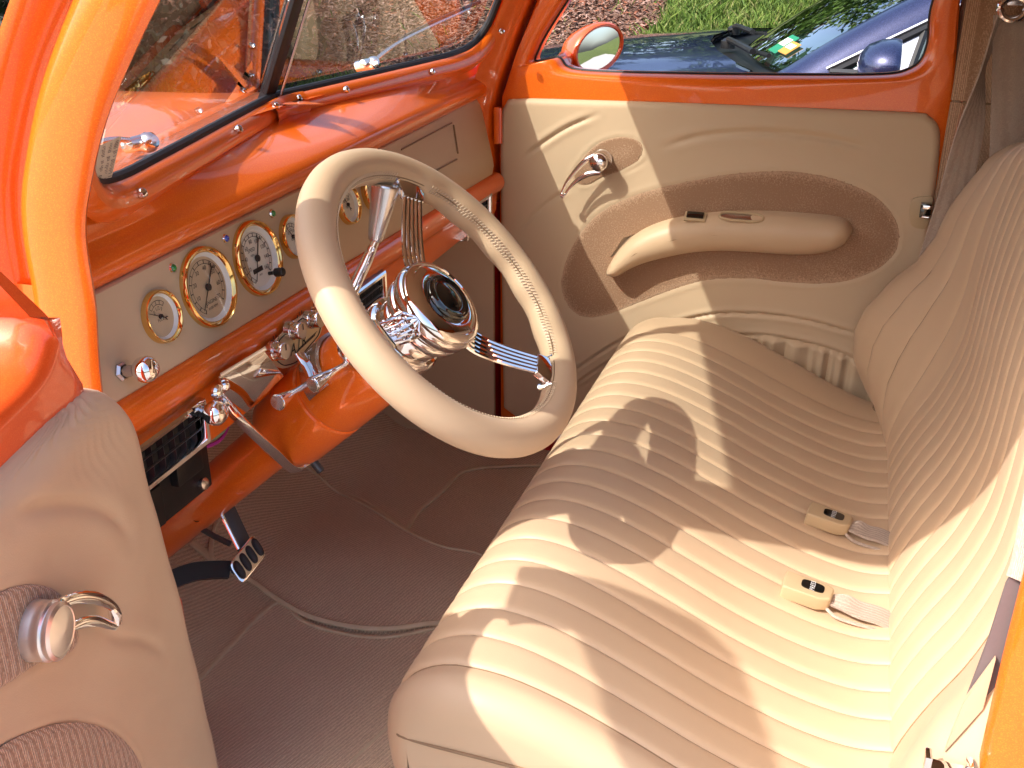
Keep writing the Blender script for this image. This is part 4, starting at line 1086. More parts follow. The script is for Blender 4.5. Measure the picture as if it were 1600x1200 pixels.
hb_ = mk('hub', g, M['chrome'], whl, smooth=50)
g = G().lathe([(.0375, .006), (.0370, .014), (.0345, .0165), (.0325, .0155), (.0305, .0175), (.0285, .0165), (.024, .015), (.018, .018), (.009, .0205), (.0001, .021)], hubp, WN, 48); mk('horn_button', g, M['gloss_black'], hb_, smooth=60)
g = G().lathe([(.040, -.085), (.052, -.080), (.054, -.060), (.050, -.052), (.046, -.046)], hubp, WN, 48); mk('hub_collar', g, M['chrome'], hb_)

# ------------------------------------------------------------------ steering column
col = thing('steering_column', 'thick orange steering column with chrome levers, clamped under the dashboard', 'steering column', WC - WN*.9)
cp_ = lambda s_: WC - WN*s_
def colr(prof, mat, name, parent, n=40, **k): return mk(name, G().lathe([(r, -s_) for r, s_ in prof], WC, WN, n), M[mat], parent, smooth=50, **k)
colr([(.030, .085), (.058, .088), (.062, .094), (.062, .112), (.058, .117), (.060, .122), (.0605, .140), (.055, .146)], 'chrome', 'chrome_collar', col)
colr([(.050, .140), (.060, .143), (.0665, .150), (.0675, .160), (.0675, .262), (.0665, .2665), (.0645, .268)], 'orange', 'upper_shroud', col)
colr([(.0645, .268), (.0645, .271), (.0675, .273), (.0680, .285), (.0675, .365), (.064, .385), (.056, .398), (.046, .404), (.042, .405)], 'orange', 'lower_shroud', col)
colr([(.0415, .400), (.0415, .75), (.0415, 1.15)], 'orange', 'column_tube', col)
sh_ = G().lathe([(.0001, 0), (.0055, 0), (.006, .002)], atp(308, 810, cp_(.66) + A(.02, -.036, .01), A(.5, -.8, .4)), A(.4, -.8, .4), 14); mk('bolt_hole', sh_, M['rubber'], col)
# clamp strap from the dash round the bottom of the column
def onc(s_, deg, r):      # around the column; 0 deg = sideways away from the driver door, 90 = up
    a = math.radians(deg); return cp_(s_) + (WA*math.cos(a)+WB*math.sin(a))*r
pth = [at(336, 612, X=-.765), at(360, 640, X=-.75), at(395, 676, X=-.742), at(430, 708, X=-.745)]
pth += [onc(.395, 236, .062), onc(.395, 262, .063), onc(.395, 292, .064), onc(.395, 325, .064)]
g = ribbon(pth, [WN*.017]*3 + [WN*.019]*5, .0022, 6); cs = mk('clamp_strap', g, M['chrome'], col, bevel=.0008)
g = G().lathe([(.009, 0), (.009, .004), (.006, .007), (.0001, .008)], at(338, 611, X=-.760), A(1, -.2, .1), 16); mk('clamp_bolt', g, M['chrome'], cs)
g = G().lathe([(.007, 0), (.007, .02), (.005, .022), (.0001, .022)], onc(.40, 285, .066), -WB, 12); mk('clamp_bolt', g, M['steel'], cs)
# shift indicator
pi_ = [onc(.150, 100, .074), onc(.165, 118, .076), onc(.175, 140, .078), onc(.190, 165, .078)]
rows = []
for k, deg in enumerate(np.linspace(60, 172, 20)):
    s0, s1 = .205, .250
    rows.append([onc(s0, deg, .0695), onc(s0+.002, deg, .0745), onc(s1-.006, deg, .0745), onc(s1, deg, .0720), onc(s1, deg, .0690)])
g = G().grid(rows); ind = mk('shift_indicator', g, M['chrome_dull'], col, smooth=50)
g = G()
for k, ch in enumerate('PRND321'):
    deg = 166 - k*13
    o_ = onc(.226, deg, .0750); tx = unit(onc(.226, deg-2, .075)-onc(.226, deg+2, .075)); g.add(*text_geo(ch, .019, o_, tx, WN))
mk('indicator_lettering', g, M['white'], ind, smooth=None)
g = G().tube(catmull([at(468, 553, Y=1.190), at(476, 566, Y=1.182), at(484, 580, Y=1.168), at(490, 596, Y=1.150)], 6), .0085, 10, sq=(1, .55)); mk('lever_bracket', g, M['chrome'], ind)
# two stalks
def stalk(cu, cv, cy, eu, ev, ey_, lb):
    a = at(cu, cv, Y=cy); b = at(eu, ev, Y=ey_); ax = unit(a-b); L = np.linalg.norm(a-b)
    g = G().lathe([(.0042, 0), (.0042, L*.45), (.005, L*.55), (.0075, L*.72), (.0115, L*.97), (.0118, L), (.0112, L+.0008), (.0001, L+.001)], b, ax, 24)
    s_ = mk('column_stalk', g, M['chrome'], col, label=lb)
    g = G().lathe([(.0105, L+.0012), (.0100, L+.0022), (.0001, L+.0024)], b, ax, 24); mk('stalk_cap', g, M['chrome_dull'], s_)
stalk(489, 601, 1.125, 560, 556, 1.215, 'longer chrome stalk with grey end cap')
stalk(434, 629, 1.115, 486, 596, 1.20, 'lower chrome stalk with grey end cap')
# shift lever
lv = [at(538, 486, Y=1.275), at(552, 452, Y=1.285), at(572, 410, Y=1.30), at(582, 386, Y=1.305), at(587, 374, Y=1.307)]
g = G().tube(catmull(lv, 6), [.0105, .0103, .0100, .0098, .0095, .009, .009, .009, .009, .0088, .0086, .0085, .0085, .0085, .008, .0078, .0076, .0075, .007, .007, .007, .007, .007, .007, .007], 12)
sl_ = mk('shift_lever', g, M['chrome'], col)
a = at(586, 377, Y=1.307); b = at(603, 288, Y=1.325); ax = unit(b-a); L = np.linalg.norm(b-a)
g = G().lathe([(.0085, 0), (.0105, .002), (.0125, L*.15), (.0205, L*.93), (.0210, L*.96), (.0200, L*.99), (.014, L*1.01), (.0001, L*1.015)], a, ax, 32); mk('lever_knob', g, M['chrome_dull'], sl_)
g = G().lathe([(.0001, -.03), (.03, -.026), (.040, -.012), (.042, .004), (.036, .016), (.024, .022)], cp_(.125) + WA*(-.045) + WB*.020, unit(WN*.6-WA*.8), 32); mk('lever_hub', g, M['chrome'], sl_)

# ------------------------------------------------------------------ brake pedal
pedal = thing('brake_pedal', 'black rubber brake pedal with chrome trim on a black arm above the carpet', 'pedal', (-.90, 1.22, -1.15))
PN = unit(A(.62, -.42, .66)); pc = at(388, 873, Y=1.24)
cor = [atp(u, v, pc, PN) for u, v in ((357, 882), (396, 833), (417, 866), (379, 914))]
rc_ = []
for i in range(4):
    p0, p1, p2 = cor[i-1], cor[i], cor[(i+1) % 4]
    for t in (0, .5, 1):
        q0 = p1 + unit(p0-p1)*.010; q2 = p1 + unit(p2-p1)*.010; rc_.append((1-t)**2*q0 + 2*t*(1-t)*p1 + t*t*q2)
g = G().prism(rc_, -PN*.014); pdp = mk('pedal_plate', g, M['chrome'], pedal, bevel=.002)
cc_ = sum(cor)/4
g = G().prism([p*.88+cc_*.12+PN*.0005 for p in rc_], PN*.003); mk('pedal_trim', g, M['tan_metal'], pdp, bevel=.001)
e1 = cor[1]-cor[0]; e2 = cor[3]-cor[0]
for k in range(4):
    c = cor[0] + e1*(.14+.24*k) + e2*.5 + PN*.004
    ol = []
    for t in range(20):
        a_ = 2*PI*t/20; ol.append(c + e1*.105*math.cos(a_) + e2*(.40*abs(math.sin(a_))**.6*np.sign(math.sin(a_))))
    g = G().pillow(ol, [c-e2*.2, c+e2*.2], PN, .006, rings=5); mk('rubber_pad', g, M['pedal_rubber'], pdp)
# curved arm
q_ = lambda u, v, d=.02: atp(u, v, pc - PN*d, PN)
up1 = catmull([q_(362, 876), q_(335, 876), q_(300, 879), (q_(270, 889)), q_(245, 902), q_(205, 925)], 5); lo1 = catmull([q_(358, 903), q_(335, 903), q_(305, 907), q_(278, 917), q_(255, 929), q_(215, 950)], 5)
g = G().grid([up1, lo1, [p-PN*.012 for p in lo1], [p-PN*.012 for p in up1]], cu=True); mk('pedal_arm', g, M['black'], pedal)
ol = [q_(378, 842, .03), q_(341, 788, .03), q_(310, 730, .03), q_(345, 722, .03), q_(368, 772, .03), q_(392, 832, .03)]
g = G().prism([q_(374, 862, .03), q_(347, 808, .03), q_(318, 750, .03), q_(352, 742, .03), q_(367, 790, .03), q_(392, 843, .03)], -PN*.01); br_ = mk('pedal_bracket', g, M['steel'], pedal, bevel=.002)
g = G().tube([q_(373, 858, .026), q_(347, 806, .026), q_(318, 748, .026)], .0035, 8); mk('bracket_rod', g, M['chrome'], br_)
g = G().tube([q_(360, 850, .04), q_(335, 838, .05), q_(300, 818, .07)], .005, 8); mk('return_rod', g, M['steel'], br_)

# ------------------------------------------------------------------ carpet
def zf(X, Y):
    z = -1.225 + .030*math.exp(-((Y-1.62)/.16)**2)
    k = max(0, -X-1.06); z += .85*k*(k/(k+.05)) if k > 0 else 0
    return z
def carpet_pt(u, v):
    d = sight(u, v); lo, hi = .5, 3.2
    d = d/1600
    for _ in range(40):
        m_ = (lo+hi)/2; p = d*m_
        if p[2] > zf(p[0], p[1]): lo = m_
        else: hi = m_
    return d*lo
rows = [[A(X, Y, zf(X, Y) + .002*noise.noise(Vector((X*9, Y*9, 0)))) for Y in np.linspace(.88, 2.29, 50)] for X in np.linspace(-1.45, .35, 70)]
cpt = mk('cabin_carpet', G().grid(rows), M['carpet'], None, smooth=80); tag(cpt, 'ribbed brown carpet covering the cabin floor below the dashboard', 'carpet')
def bind(pts, r=.0065, n=8):
    P = catmull([carpet_pt(*p) for p in pts], n)
    for p in P: p[2] = zf(p[0], p[1]) + .003
    g = G().tube(P, r, 8, sq=(1, .6)); mk('bound_edge', g, M['binding'], cpt)
# raised mats with their own thickness
def mat_piece(pts, h, lb):
    P = catmull([carpet_pt(*p) for p in pts], 6, True)
    c = sum(P)/len(P)
    rows = []
    for k in range(0, 9):
        f_ = 1-k/8; r = []
        for p in P:
            q = c + (p-c)*f_; q = A(q[0], q[1], zf(q[0], q[1]) + h + .0015*noise.noise(Vector((q[0]*14, q[1]*14, 3)))); r.append(q)
        rows.append(r)
    rows.insert(0, [A(p[0], p[1], zf(p[0], p[1])-.002) for p in P])
    o = mk('floor_mat', G().grid(rows, cv=True), M['carpet'], cpt, smooth=60, label=lb); return o, [A(p[0], p[1], zf(p[0], p[1])+h) for p in P]
o, P = mat_piece(((330, 868), (385, 908), (430, 940), (480, 968), (540, 984), (600, 989), (660, 982), (720, 964), (760, 880), (690, 860), (640, 838), (560, 790), (470, 731), (380, 760)), .010, 'mat section under the steering column')
g = G().tube(P, .0055, 8, closed=True, sq=(1, .7)); mk('bound_edge', g, M['binding'], o)
o, P = mat_piece(((440, 943), (400, 972), (355, 1020), (300, 1080), (250, 1140), (300, 1290), (640, 1290), (700, 1100), (735, 985), (600, 1000), (520, 990), (470, 972)), .006, 'mat section nearest the camera')
g = G().tube(P, .0055, 8, closed=True, sq=(1, .7)); mk('bound_edge', g, M['binding'], o)
bind(((470, 728), (560, 780), (640, 832), (700, 862), (765, 884)))
bind(((635, 828), (655, 800), (690, 770), (725, 738), (790, 730), (870, 728)))
bind(((300, 850), (335, 878), (350, 905)), .010)
bind(((545, 1200), (580, 1165), (625, 1125), (660, 1100)))

# ------------------------------------------------------------------ outside: ground, bank, mulch, grass
GZ = -HC/S
def gz(X, Y):
    b = max(0, Y-5.9); z = GZ + .40*b*(b/(b+.6))
    if Y > 9.5: z -= .28*(Y-9.5)
    z += .04*math.sin(X*.7+1)*math.sin(Y*.9) if Y > 6 else 0
    return z
def mulch_edge(X): return 8.25 + .10*math.sin(X*1.7) + (max(0, X+2.35)**2*2.6)
def in_mulch(X, Y): return X < -1.75 and Y > mulch_edge(X) and Y < 12 and X > -9
def ground_mat(name, c1, c2, sc, bump, rough=.95):
    m = material(name, c1, rough=rough, spec=.2, var=(sc, c2), bump=[('noise', bump[0], bump[1], bump[2])]); return m
M['grass_soil'] = ground_mat('lawn_soil', (.06, .085, .02), (.10, .12, .03), 3, (60, .8, .02))
M['asphalt'] = ground_mat('driveway_concrete', (.34, .32, .29), (.42, .40, .36), 30, (250, .6, .004))
M['mulch_soil'] = ground_mat('mulch_soil', (.10, .055, .04), (.20, .12, .09), 25, (90, .9, .02))
rows = [[A(X, Y, gz(X, Y)) for Y in list(np.linspace(-12, 5.6, 12)) + list(np.linspace(5.9, 14, 50)) + [16, 20, 30, 60, 150]] for X in [-150, -60, -30] + list(np.linspace(-16, 10, 50)) + [20, 60, 150]]
def clampz(r): return [A(p[0], p[1], max(p[2], GZ-.2) if p[1] > 9.5 else p[2]) for p in r]
rows = [clampz(r) for r in rows]
gnd = mk('lawn', G().grid(rows), M['grass_soil'], None, smooth=60); tag(gnd, 'sloping lawn ground', None, kind='structure')
rows = [[A(X, Y, GZ+.006) for Y in np.linspace(-12, 5.75, 10)] for X in np.linspace(-30, 20, 20)]
drv = mk('driveway', G().grid(rows), M['asphalt'], None); tag(drv, 'pale concrete driveway', None, kind='structure')
rows = [[A(X, mulch_edge(X) + t*(12-mulch_edge(X)) if mulch_edge(X) < 12 else 12, 0) for t in np.linspace(0, 1, 24)] for X in np.linspace(-9, -1.3, 40)]
rows = [[A(p[0], p[1], gz(p[0], p[1])+.02+.015*noise.noise(Vector((p[0]*3, p[1]*3, 0)))) for p in r] for r in rows]
mb_ = mk('mulch_bed', G().grid(rows), M['mulch_soil'], None, smooth=60); tag(mb_, 'brown bark mulch bed', None, kind='structure')
def scatter(name, n, fn, mats, label):
    V = []; F = []; MI = []
    for _ in range(n):
        r = fn()
        if r is None: continue
        vs, fs, mi = r; o = len(V); V += vs; F += [tuple(o+i for i in f) for f in fs]; MI += [mi]*len(fs)
    g = G(); g.v = V; g.f = F; g.m = MI
    me = bpy.data.meshes.new(name); VV = np.array(V, float)*S; VV[:, 2] += HC
    me.from_pydata(VV.tolist(), [], F)
    for m_ in mats: me.materials.append(m_)
    me.polygons.foreach_set('material_index', MI)
    o = bpy.data.objects.new(name, me); COL.objects.link(o); return o
gm = [material('grass_blade', c, rough=.6, spec=.25) for c in ((.085, .145, .02), (.13, .18, .035), (.06, .11, .018), (.20, .20, .07))]
def blade():
    X = random.uniform(-7.5, 3.2); Y = random.uniform(6.1, 9.8) if random.random() < .85 else random.uniform(9.8, 11.5)
    if in_mulch(X, Y) and random.random() < .985: return None
    z = gz(X, Y); h = random.uniform(.05, .13); a = random.uniform(0, PI); w = .008; lx, ly = random.gauss(0, .35)*h, random.gauss(0, .35)*h
    dx, dy = math.cos(a)*w, math.sin(a)*w
    return [(X-dx, Y-dy, z), (X+dx, Y+dy, z), (X+lx+dx*.5, Y+ly+dy*.5, z+h*.65), (X+lx*1.7, Y+ly*1.7, z+h)], [(0, 1, 2), (0, 2, 3)], random.choices((0, 1, 2, 3), (4, 3, 3, 1))[0]
gr_ = scatter('grass', 130000, blade, gm, ''); tag(gr_, 'sunlit green grass on the bank', 'grass', kind='stuff')
mm_ = [material('bark_chip', c, rough=.85, spec=.2) for c in ((.22, .13, .10), (.13, .07, .05), (.34, .22, .18), (.26, .10, .06))]
def chip():
    X = random.uniform(-8, -1.75); Y = random.uniform(8.1, 11.8)
    if not in_mulch(X, Y): return None
    z = gz(X, Y)+.02; L = random.uniform(.02, .075); w = random.uniform(.008, .02)
    a = random.uniform(0, 2*PI); t = random.gauss(0, .35); e = np.array([math.cos(a), math.sin(a), t])*L/2; f_ = np.array([-math.sin(a), math.cos(a), random.gauss(0, .4)])*w/2; c = np.array([X, Y, z+random.uniform(0, .03)]); u_ = np.array([0, 0, .006])
    vs = [tuple(c-e-f_), tuple(c+e-f_), tuple(c+e+f_), tuple(c-e+f_), tuple(c+u_)]
    return vs, [(0, 1, 4), (1, 2, 4), (2, 3, 4), (3, 0, 4)], random.choice((0, 0, 1, 2, 3))
ch_ = scatter('bark_chips', 42000, chip, mm_, ''); tag(ch_, 'scattered bark chips on the mulch bed', 'mulch', kind='stuff')

# trees and hedge
lm = [material('leaf', c, rough=.5, spec=.3) for c in ((.045, .10, .015), (.075, .14, .02), (.03, .065, .012), (.006, .013, .006))]  # last colour: hedge leaves painted near-black in place of shade
M['bark'] = material('bark', (.10, .07, .05), rough=.9, bump=[('noise', 40, .9, .01)])
def tree(X, Y, h, rad, label, nleaf=9000, kind='tree', group=None, low=.12, dark=False):
    z0 = max(gz(X, Y), GZ-.2)
    t = thing(kind, label, 'tree' if kind != 'hedge_shrub' else 'shrub', (X, Y, z0), group)
    g = G(); p0 = A(X, Y, z0-.1)
    pth = catmull([p0, p0+A(.06, .05, h*.25), p0+A(-.08, .1, h*.5), p0+A(.05, 0, h*.8)], 5)
    g.tube(pth, [rad*.11*(1-.8*i/15) for i in range(16)], 10)
    limbs = []
    for k in range(9):
        a = k*2.4; b = pth[5+k]; e = b + A(math.cos(a)*rad*.7, math.sin(a)*rad*.7, h*.16+random.uniform(0, .3))
        g.tube(catmull([b, (b+e)/2+A(0, 0, .1), e], 4), [rad*.04*(1-.85*i/8) for i in range(9)], 6); limbs.append(e)
    mk('trunk', g, M['bark'], t)
    cl = []
    for k in range(26):
        a = random.uniform(0, 2*PI); zz = random.uniform(low, 1.0); rr = rad*math.sqrt(random.random())*(1.15-abs(zz-.62)*1.3)
        cl.append((A(X+rr*math.cos(a), Y+rr*math.sin(a), z0+h*zz), rad*random.uniform(.22, .42)))
    V = []; F = []; MI = []
    for _ in range(nleaf):
        c, r = random.choice(cl); d = rng.normal(size=3); d /= np.linalg.norm(d); p = c + d*r*random.uniform(.5, 1.05)*np.array([1, 1, .75])
        s_ = random.uniform(.04, .085)*(1.3 if h > 3 else .8); n_ = unit(rng.normal(size=3)+A(0, 0, .6)); u_ = unit(np.cross(n_, rng.normal(size=3))); w_ = np.cross(n_, u_)
        o = len(V); V += [tuple(p-u_*s_), tuple(p+w_*s_*.5), tuple(p+u_*s_), tuple(p-w_*s_*.5)]; F.append((o, o+1, o+2, o+3)); MI.append(random.choice((0, 1, 2)) if not dark else 3)
    g = G(); g.v = V; g.f = F; g.m = MI
    me = bpy.data.meshes.new('crown'); VV = np.array(V)*S; VV[:, 2] += HC; wo_ = ORG[t.name]
    me.from_pydata((VV-np.array(wo_)).tolist(), [], F)
    for m_ in lm: me.materials.append(m_)
    me.polygons.foreach_set('material_index', MI); me.update()
    o = bpy.data.objects.new('crown', me); COL.objects.link(o); o.parent = t
for k, (X, Y) in enumerate(((-1.0, 13.5), (4.2, 13.2), (-5.4, 13.4))): tree(X, Y, 3.6, 2.3, ['leafy tree beyond the grass, left of the tall one', 'leafy tree beyond the grass behind the blue windshield', 'leafy tree behind the left part of the mulch bed'][k], low=.15)
tree(-3.2, 12.5, 3.8, 2.2, 'leafy tree behind the mulch bed, straight beyond the steering wheel')
tree(1.8, 14.5, 4.4, 2.4, 'tall leafy tree beyond the lawn behind the blue car')
tree(-7.5, 14.0, 4.2, 2.5, 'broad leafy tree beyond the left end of the mulch bed')
tree(6.5, 13.5, 4.0, 2.4, 'leafy tree beyond the lawn at the right')
for k, (X, Y) in enumerate(((-5.1, 7.5), (-6.5, 7.6), (-8.0, 7.9), (-9.6, 8.1), (-11.2, 8.1), (-12.7, 7.7), (-14.0, 6.9), (-15.0, 5.8), (-15.6, 4.4))):
    tree(X, Y, 2.3+.25*(k % 3), 1.15, 'evergreen shrub painted shade-dark, %s in the hedge beyond the orange hood' % ['nearest the mulch bed', 'second from the mulch bed', 'third from the mulch bed', 'fourth from the mulch bed', 'middle one of nine', 'fourth from the far left end', 'third from the far left end', 'second from the far left end', 'last at the far left end'][k], 5000, 'hedge_shrub', 'dark hedge shrubs beyond the hood', low=.02, dark=True)

# ------------------------------------------------------------------ blue car beside the passenger door
bc = thing('parked_car', 'dark blue car with sloping windshield seen through the passenger window', 'car', (0, 4.78, GZ))
BYc = 4.78
def hoodz(X): return np.interp(X, [-2.35, -2.2, -1.9, -1.4, -.9, -.4, .5, 3.0, 3.5], [-.86, -.72, -.62, -.53, -.475, -.435, -.42, -.42, -.60])
def halfw(X): return np.interp(X, [-2.35, -2.2, -1.9, -1.3, -.5, .5, 2.6, 3.5], [.62, .86, 1.0, 1.08, 1.12, 1.13, 1.12, .95])
def bsec(X):
    z = hoodz(X); w = halfw(X); r = []
    for q_, dz in ((1.0, -1.0), (1.0, -.55), (1.005, -.30), (.995, -.16), (.975, -.085), (.94, -.045), (.89, -.022), (.80, -.012), (.74, -.010), (.70, .004), (.5, .018), (.25, .027), (0, .03)):
        r.append((w*q_, z+dz if dz > -.9 else GZ+.28))
    return r
rows = []
XS = list(np.linspace(-2.35, -.30, 30))
for X in XS:
    r = bsec(X); cut = []
    for w, z in r: cut.append(A(X, BYc-w, z))
    for w, z in r[::-1][1:]: cut.append(A(X, BYc+w, z))
    rows.append(cut)
# hood rear edge swept back at the sides
def hood_x(Y): q_ = (Y-BYc)/1.05; return -.66 + .34*q_**2
rows2 = []
for i, r in enumerate(rows):
    t = i/(len(rows)-1); rr = []
    for p in r:
        xe = hood_x(p[1]) if p[2] > hoodz(-.5)-.06 else -.30
        X = -2.35 + (xe+2.35)*t
        rr.append(A(X, p[1], p[2]))
    rows2.append(rr)
bb = mk('body', G().grid(rows2), M['blue'], bc, smooth=50)
rows = []
for X in np.linspace(-.295, 3.5, 30):
    r = bsec(X)[:7]; z = hoodz(X)
    rows.append([A(X, BYc-w, zz) for w, zz in r]); 
mk('side_panel', G().grid(rows), M['blue'], bc, smooth=50)
rows = [[A(p[0], 2*BYc-p[1], p[2]) for p in r] for r in rows]; mk('side_panel', G().grid(rows), M['blue'], bc, smooth=50)
g = G().grid([[A(2.9, Y, z) for Y in np.linspace(BYc-1.05, BYc+1.05, 6)] for z in (-.42, -.9, -1.3)]); g.grid([[A(X, Y, -.42) for Y in (BYc-1.0, BYc+1.0)] for X in (2.3, 2.9)]); mk('tail_panel', g, M['blue'], bc)
# shut line between hood and fender
g = G().tube(catmull([A(hood_x(BYc-.9)+.02, BYc-.985, -.452), A(hood_x(BYc-.9)-.03, BYc-1.04, -.49), A(hood_x(BYc-.9)-.05, BYc-1.09, -.60)], 5), .006, 6); mk('fender_shut_line', g, M['rubber'], bc)
g = G().tube([A(x, BYc-.72*halfw(x)/1.0, hoodz(x)-.004) for x in np.linspace(-2.1, -.45, 20)], .0035, 5); mk('hood_shut_line', g, M['rubber'], bc)
g = G().tube([A(x, BYc+.72*halfw(x)/1.0, hoodz(x)-.004) for x in np.linspace(-2.1, -.45, 20)], .0035, 5); mk('hood_shut_line', g, M['rubber'], bc)
# cowl, dash inside, glass
def wsb(q_): return A(-.50+.22*q_*q_, BYc+q_*.98, -.432-.012*q_*q_)
def wst(q_): return A(.24+.22*q_*q_, BYc+q_*.74, -.03-.03*q_*q_)
qs = np.linspace(-1, 1, 25)
g = G().grid([[A(hood_x(BYc+q_*.98)-.015, BYc+q_*.98, -.446) , A(hood_x(BYc+q_*.98)+.03, BYc+q_*.98, -.448), wsb(q_)+A(-.02, 0, -.010), wsb(q_)+A(.02, 0, -.008)] for q_ in qs]); mk('cowl', g, M['black'], bc)
g = G().tube([A(hood_x(BYc+q_*.93), BYc+q_*.93, hoodz(-.5)+.024-.030*q_*q_) for q_ in qs], .008, 6); mk('hood_edge', g, M['gloss_black'], bc)
M['car_glass'] = glass('car_windshield_glass', (.66, .84, .80), 1.5)
rows = [[wsb(q_)*(1-t)+wst(q_)*t + A(0, 0, .035*math.sin(PI*t)*1.0) for t in np.linspace(0, 1, 9)] for q_ in qs]
wsh = mk('windshield', G().grid(rows), M['car_glass'], bc, smooth=80)
M['car_dash'] = material('teal_grey_dash', (.05, .085, .08), rough=.7, var=(8, (.08, .12, .11)))
g = G().grid([[A(-.46+.22*q_*q_, BYc+q_*.93, -.447), A(-.05, BYc+q_*.93, -.43), A(.25, BYc+q_*.93, -.46), A(.30, BYc+q_*.93, -.75)] for q_ in qs]); mk('car_dashboard', g, M['car_dash'], bc)
g = G().grid([[A(.30, Y, -.9), A(2.2, Y, -.9)] for Y in (BYc-1, BYc+1)]); mk('car_floor', g, M['black'], bc)
for Y in (BYc-.45, BYc+.45):
    g = G().pillow([A(.95+.05*math.sin(a), Y+.26*math.cos(a), -.42+.36*math.sin(a)) for a in np.linspace(0, 2*PI, 25)[:-1]], [A(.95, Y, -.55), A(1.0, Y, -.25)], A(-1, 0, .1), .1, rings=5); g.box(A(1.08, Y, -.45), (.12, .5, .7)); mk('front_seat', g, M['car_dash'], bc, bevel=.02)
M['green_sticker'] = material('green_sticker', (.01, .18, .09), rough=.6); M['gold_sticker'] = material('gold_sticker', (.45, .22, .04), rough=.6); M['pale_sticker'] = material('pale_sticker', (.5, .62, .5), rough=.6)
def wsp(q_, t, off=.006): return wsb(q_)*(1-t)+wst(q_)*t + A(0, 0, .035*math.sin(PI*t)) + A(-off*.5, 0, off)
for mm, c, ww, hh_ in (('green_sticker', (-.70, .115), .11, .055), ('gold_sticker', (-.80, .11), .10, .035)):
    q0, t0 = c
    g = G().prism([wsp(q0-ww/2, t0-hh_), wsp(q0+ww/2, t0-hh_), wsp(q0+ww/2, t0+hh_), wsp(q0-ww/2, t0+hh_)], A(-.001, 0, .002)); s_ = mk('inspection_sticker', g, M[mm], wsh)
    g = G().prism([wsp(q0-ww*.38, t0-hh_*.2, .009), wsp(q0+ww*.38, t0-hh_*.2, .009), wsp(q0+ww*.38, t0+hh_*.6, .009), wsp(q0-ww*.38, t0+hh_*.6, .009)], A(-.0005, 0, .001)); mk('sticker_print', g, M['pale_sticker'], s_)
# wipers
for a, b in ((A(-.56, BYc-.30, -.43), A(-.40, BYc-.86, -.40)), (A(-.62, BYc+.35, -.43), A(-.48, BYc-.15, -.39))):
    g = G().lathe([(.03, 0), (.03, .03), (.015, .04), (.0001, .042)], a, A(0, 0, 1), 12); g.tube(catmull([a+A(0, 0, .035), (a+b)/2+A(-.02, 0, .035), b+A(0, 0, .015)], 6), .012, 8); g.tube([a*.4+b*.6+A(.03, 0, .01), b+(b-a)*.25+A(.03, 0, .01)], .008, 6)
    mk('wiper', g, M['black'], bc)
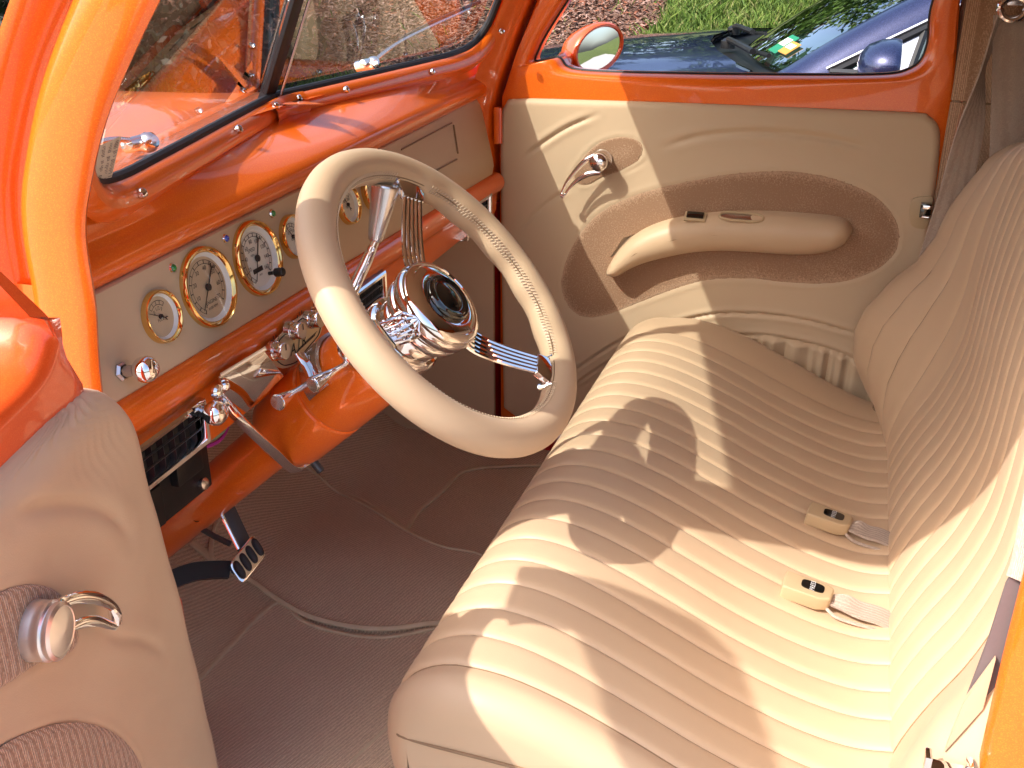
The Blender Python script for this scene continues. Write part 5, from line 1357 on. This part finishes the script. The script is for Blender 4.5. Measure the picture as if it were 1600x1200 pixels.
# pillars, roof, side windows
for s_ in (-1, 1):
    def pl(q_, t, e=0): p = wsb(q_)*(1-t)+wst(q_)*t; return p
    rows = []
    for t in np.linspace(-.06, 1, 14):
        a = wsb(s_*1.0)*(1-t)+wst(s_*1.0)*t + A(0, 0, .035*math.sin(PI*max(t, 0)))
        rows.append([a + A(-.012, -s_*.03, .004), a + A(.0, s_*.01, .016), a + A(.035, s_*.055, .012), a + A(.075, s_*.085, -.010), a + A(.095, s_*.092, -.030)])
    mk('windshield_pillar', G().grid(rows), M['blue'], bc, smooth=60)
    # black window frame and bright moulding
    b0 = A(.02, BYc+s_*1.075, -.42); pth = [A(-.12, BYc+s_*1.08, -.425), A(.10, BYc+s_*1.03, -.31), A(.33, BYc+s_*.97, -.195), A(.60, BYc+s_*.90, -.105), A(.95, BYc+s_*.86, -.07), A(1.6, BYc+s_*.86, -.07), A(2.1, BYc+s_*.92, -.20), A(2.35, BYc+s_*1.06, -.41)]
    g = G().tube(catmull(pth, 5), .016, 8); mk('window_frame', g, M['black'], bc)
    g = G().tube([p+A(-.012, s_*.006, .016) for p in catmull(pth, 5)], .0055, 6); mk('window_moulding', g, M['chrome_dull'], bc)
    g = G().tube([A(x, BYc+s_*1.085, -.418) for x in np.linspace(-.12, 2.35, 12)], .012, 6); mk('belt_moulding', g, M['gloss_black'], bc)
    g = G().tube([A(.13, BYc+s_*1.075, -.42), A(.16, BYc+s_*1.02, -.29)], .013, 6); mk('window_divider', g, M['black'], bc)
    g = G().ngon([A(-.06, BYc+s_*1.079, -.415), A(.13, BYc+s_*1.076, -.415), A(.15, BYc+s_*1.022, -.295)]); mk('quarter_trim', g, M['chrome_dull'], bc)
    cp2 = catmull(pth, 5); g = G().grid([[p, A(p[0], BYc+s_*1.08, -.42)] for p in cp2[6:]]); mk('side_window', g, M['car_glass'], bc)
    mcx = A(.04, BYc-1.26 if s_ < 0 else BYc+1.26, -.372)
    g = G().lathe([(.0001, -.075), (.05, -.068), (.085, -.045), (.105, -.01), (.11, .03), (.105, .05), (.0001, .055)], mcx, A(1, 0, 0), 24)
    g.v = [(x, mcx[1]+(y-mcx[1])*1.25, mcx[2]+(z-mcx[2])*.72) for x, y, z in g.v]; g.box(mcx + A(-.0, -s_*.14, -.03), (.06, .12, .05))
    mk('door_mirror', g, M['blue'], bc, bevel=.006)
    for X in (-1.45, 2.35):
        g = G().lathe([(.22, -.09), (.36, -.085), (.40, -.06), (.405, 0), (.40, .06), (.36, .085), (.27, .088)], A(X, BYc+s_*1.0, GZ+.405), A(0, 1, 0), 32); wt = mk('wheel', g, M['rubber'], bc)
        g = G().lathe([(.27, .0), (.26, .05*1), (.08, .03), (.0001, .05)], A(X, BYc+s_*1.0, GZ+.405), A(0, s_, 0), 20); mk('wheel_rim', g, M['chrome_dull'], wt)
rows = [[wst(q_) + A(t*1.5, 0, .05*math.sin(PI*min(1, t+.12)) - .02*abs(q_)) for t in np.linspace(0, 1, 8)] for q_ in qs]; rows = [r + [r[-1]+A(.45, 0, -.30)] for r in rows]
mk('roof', G().grid(rows), M['blue'], bc, smooth=60)
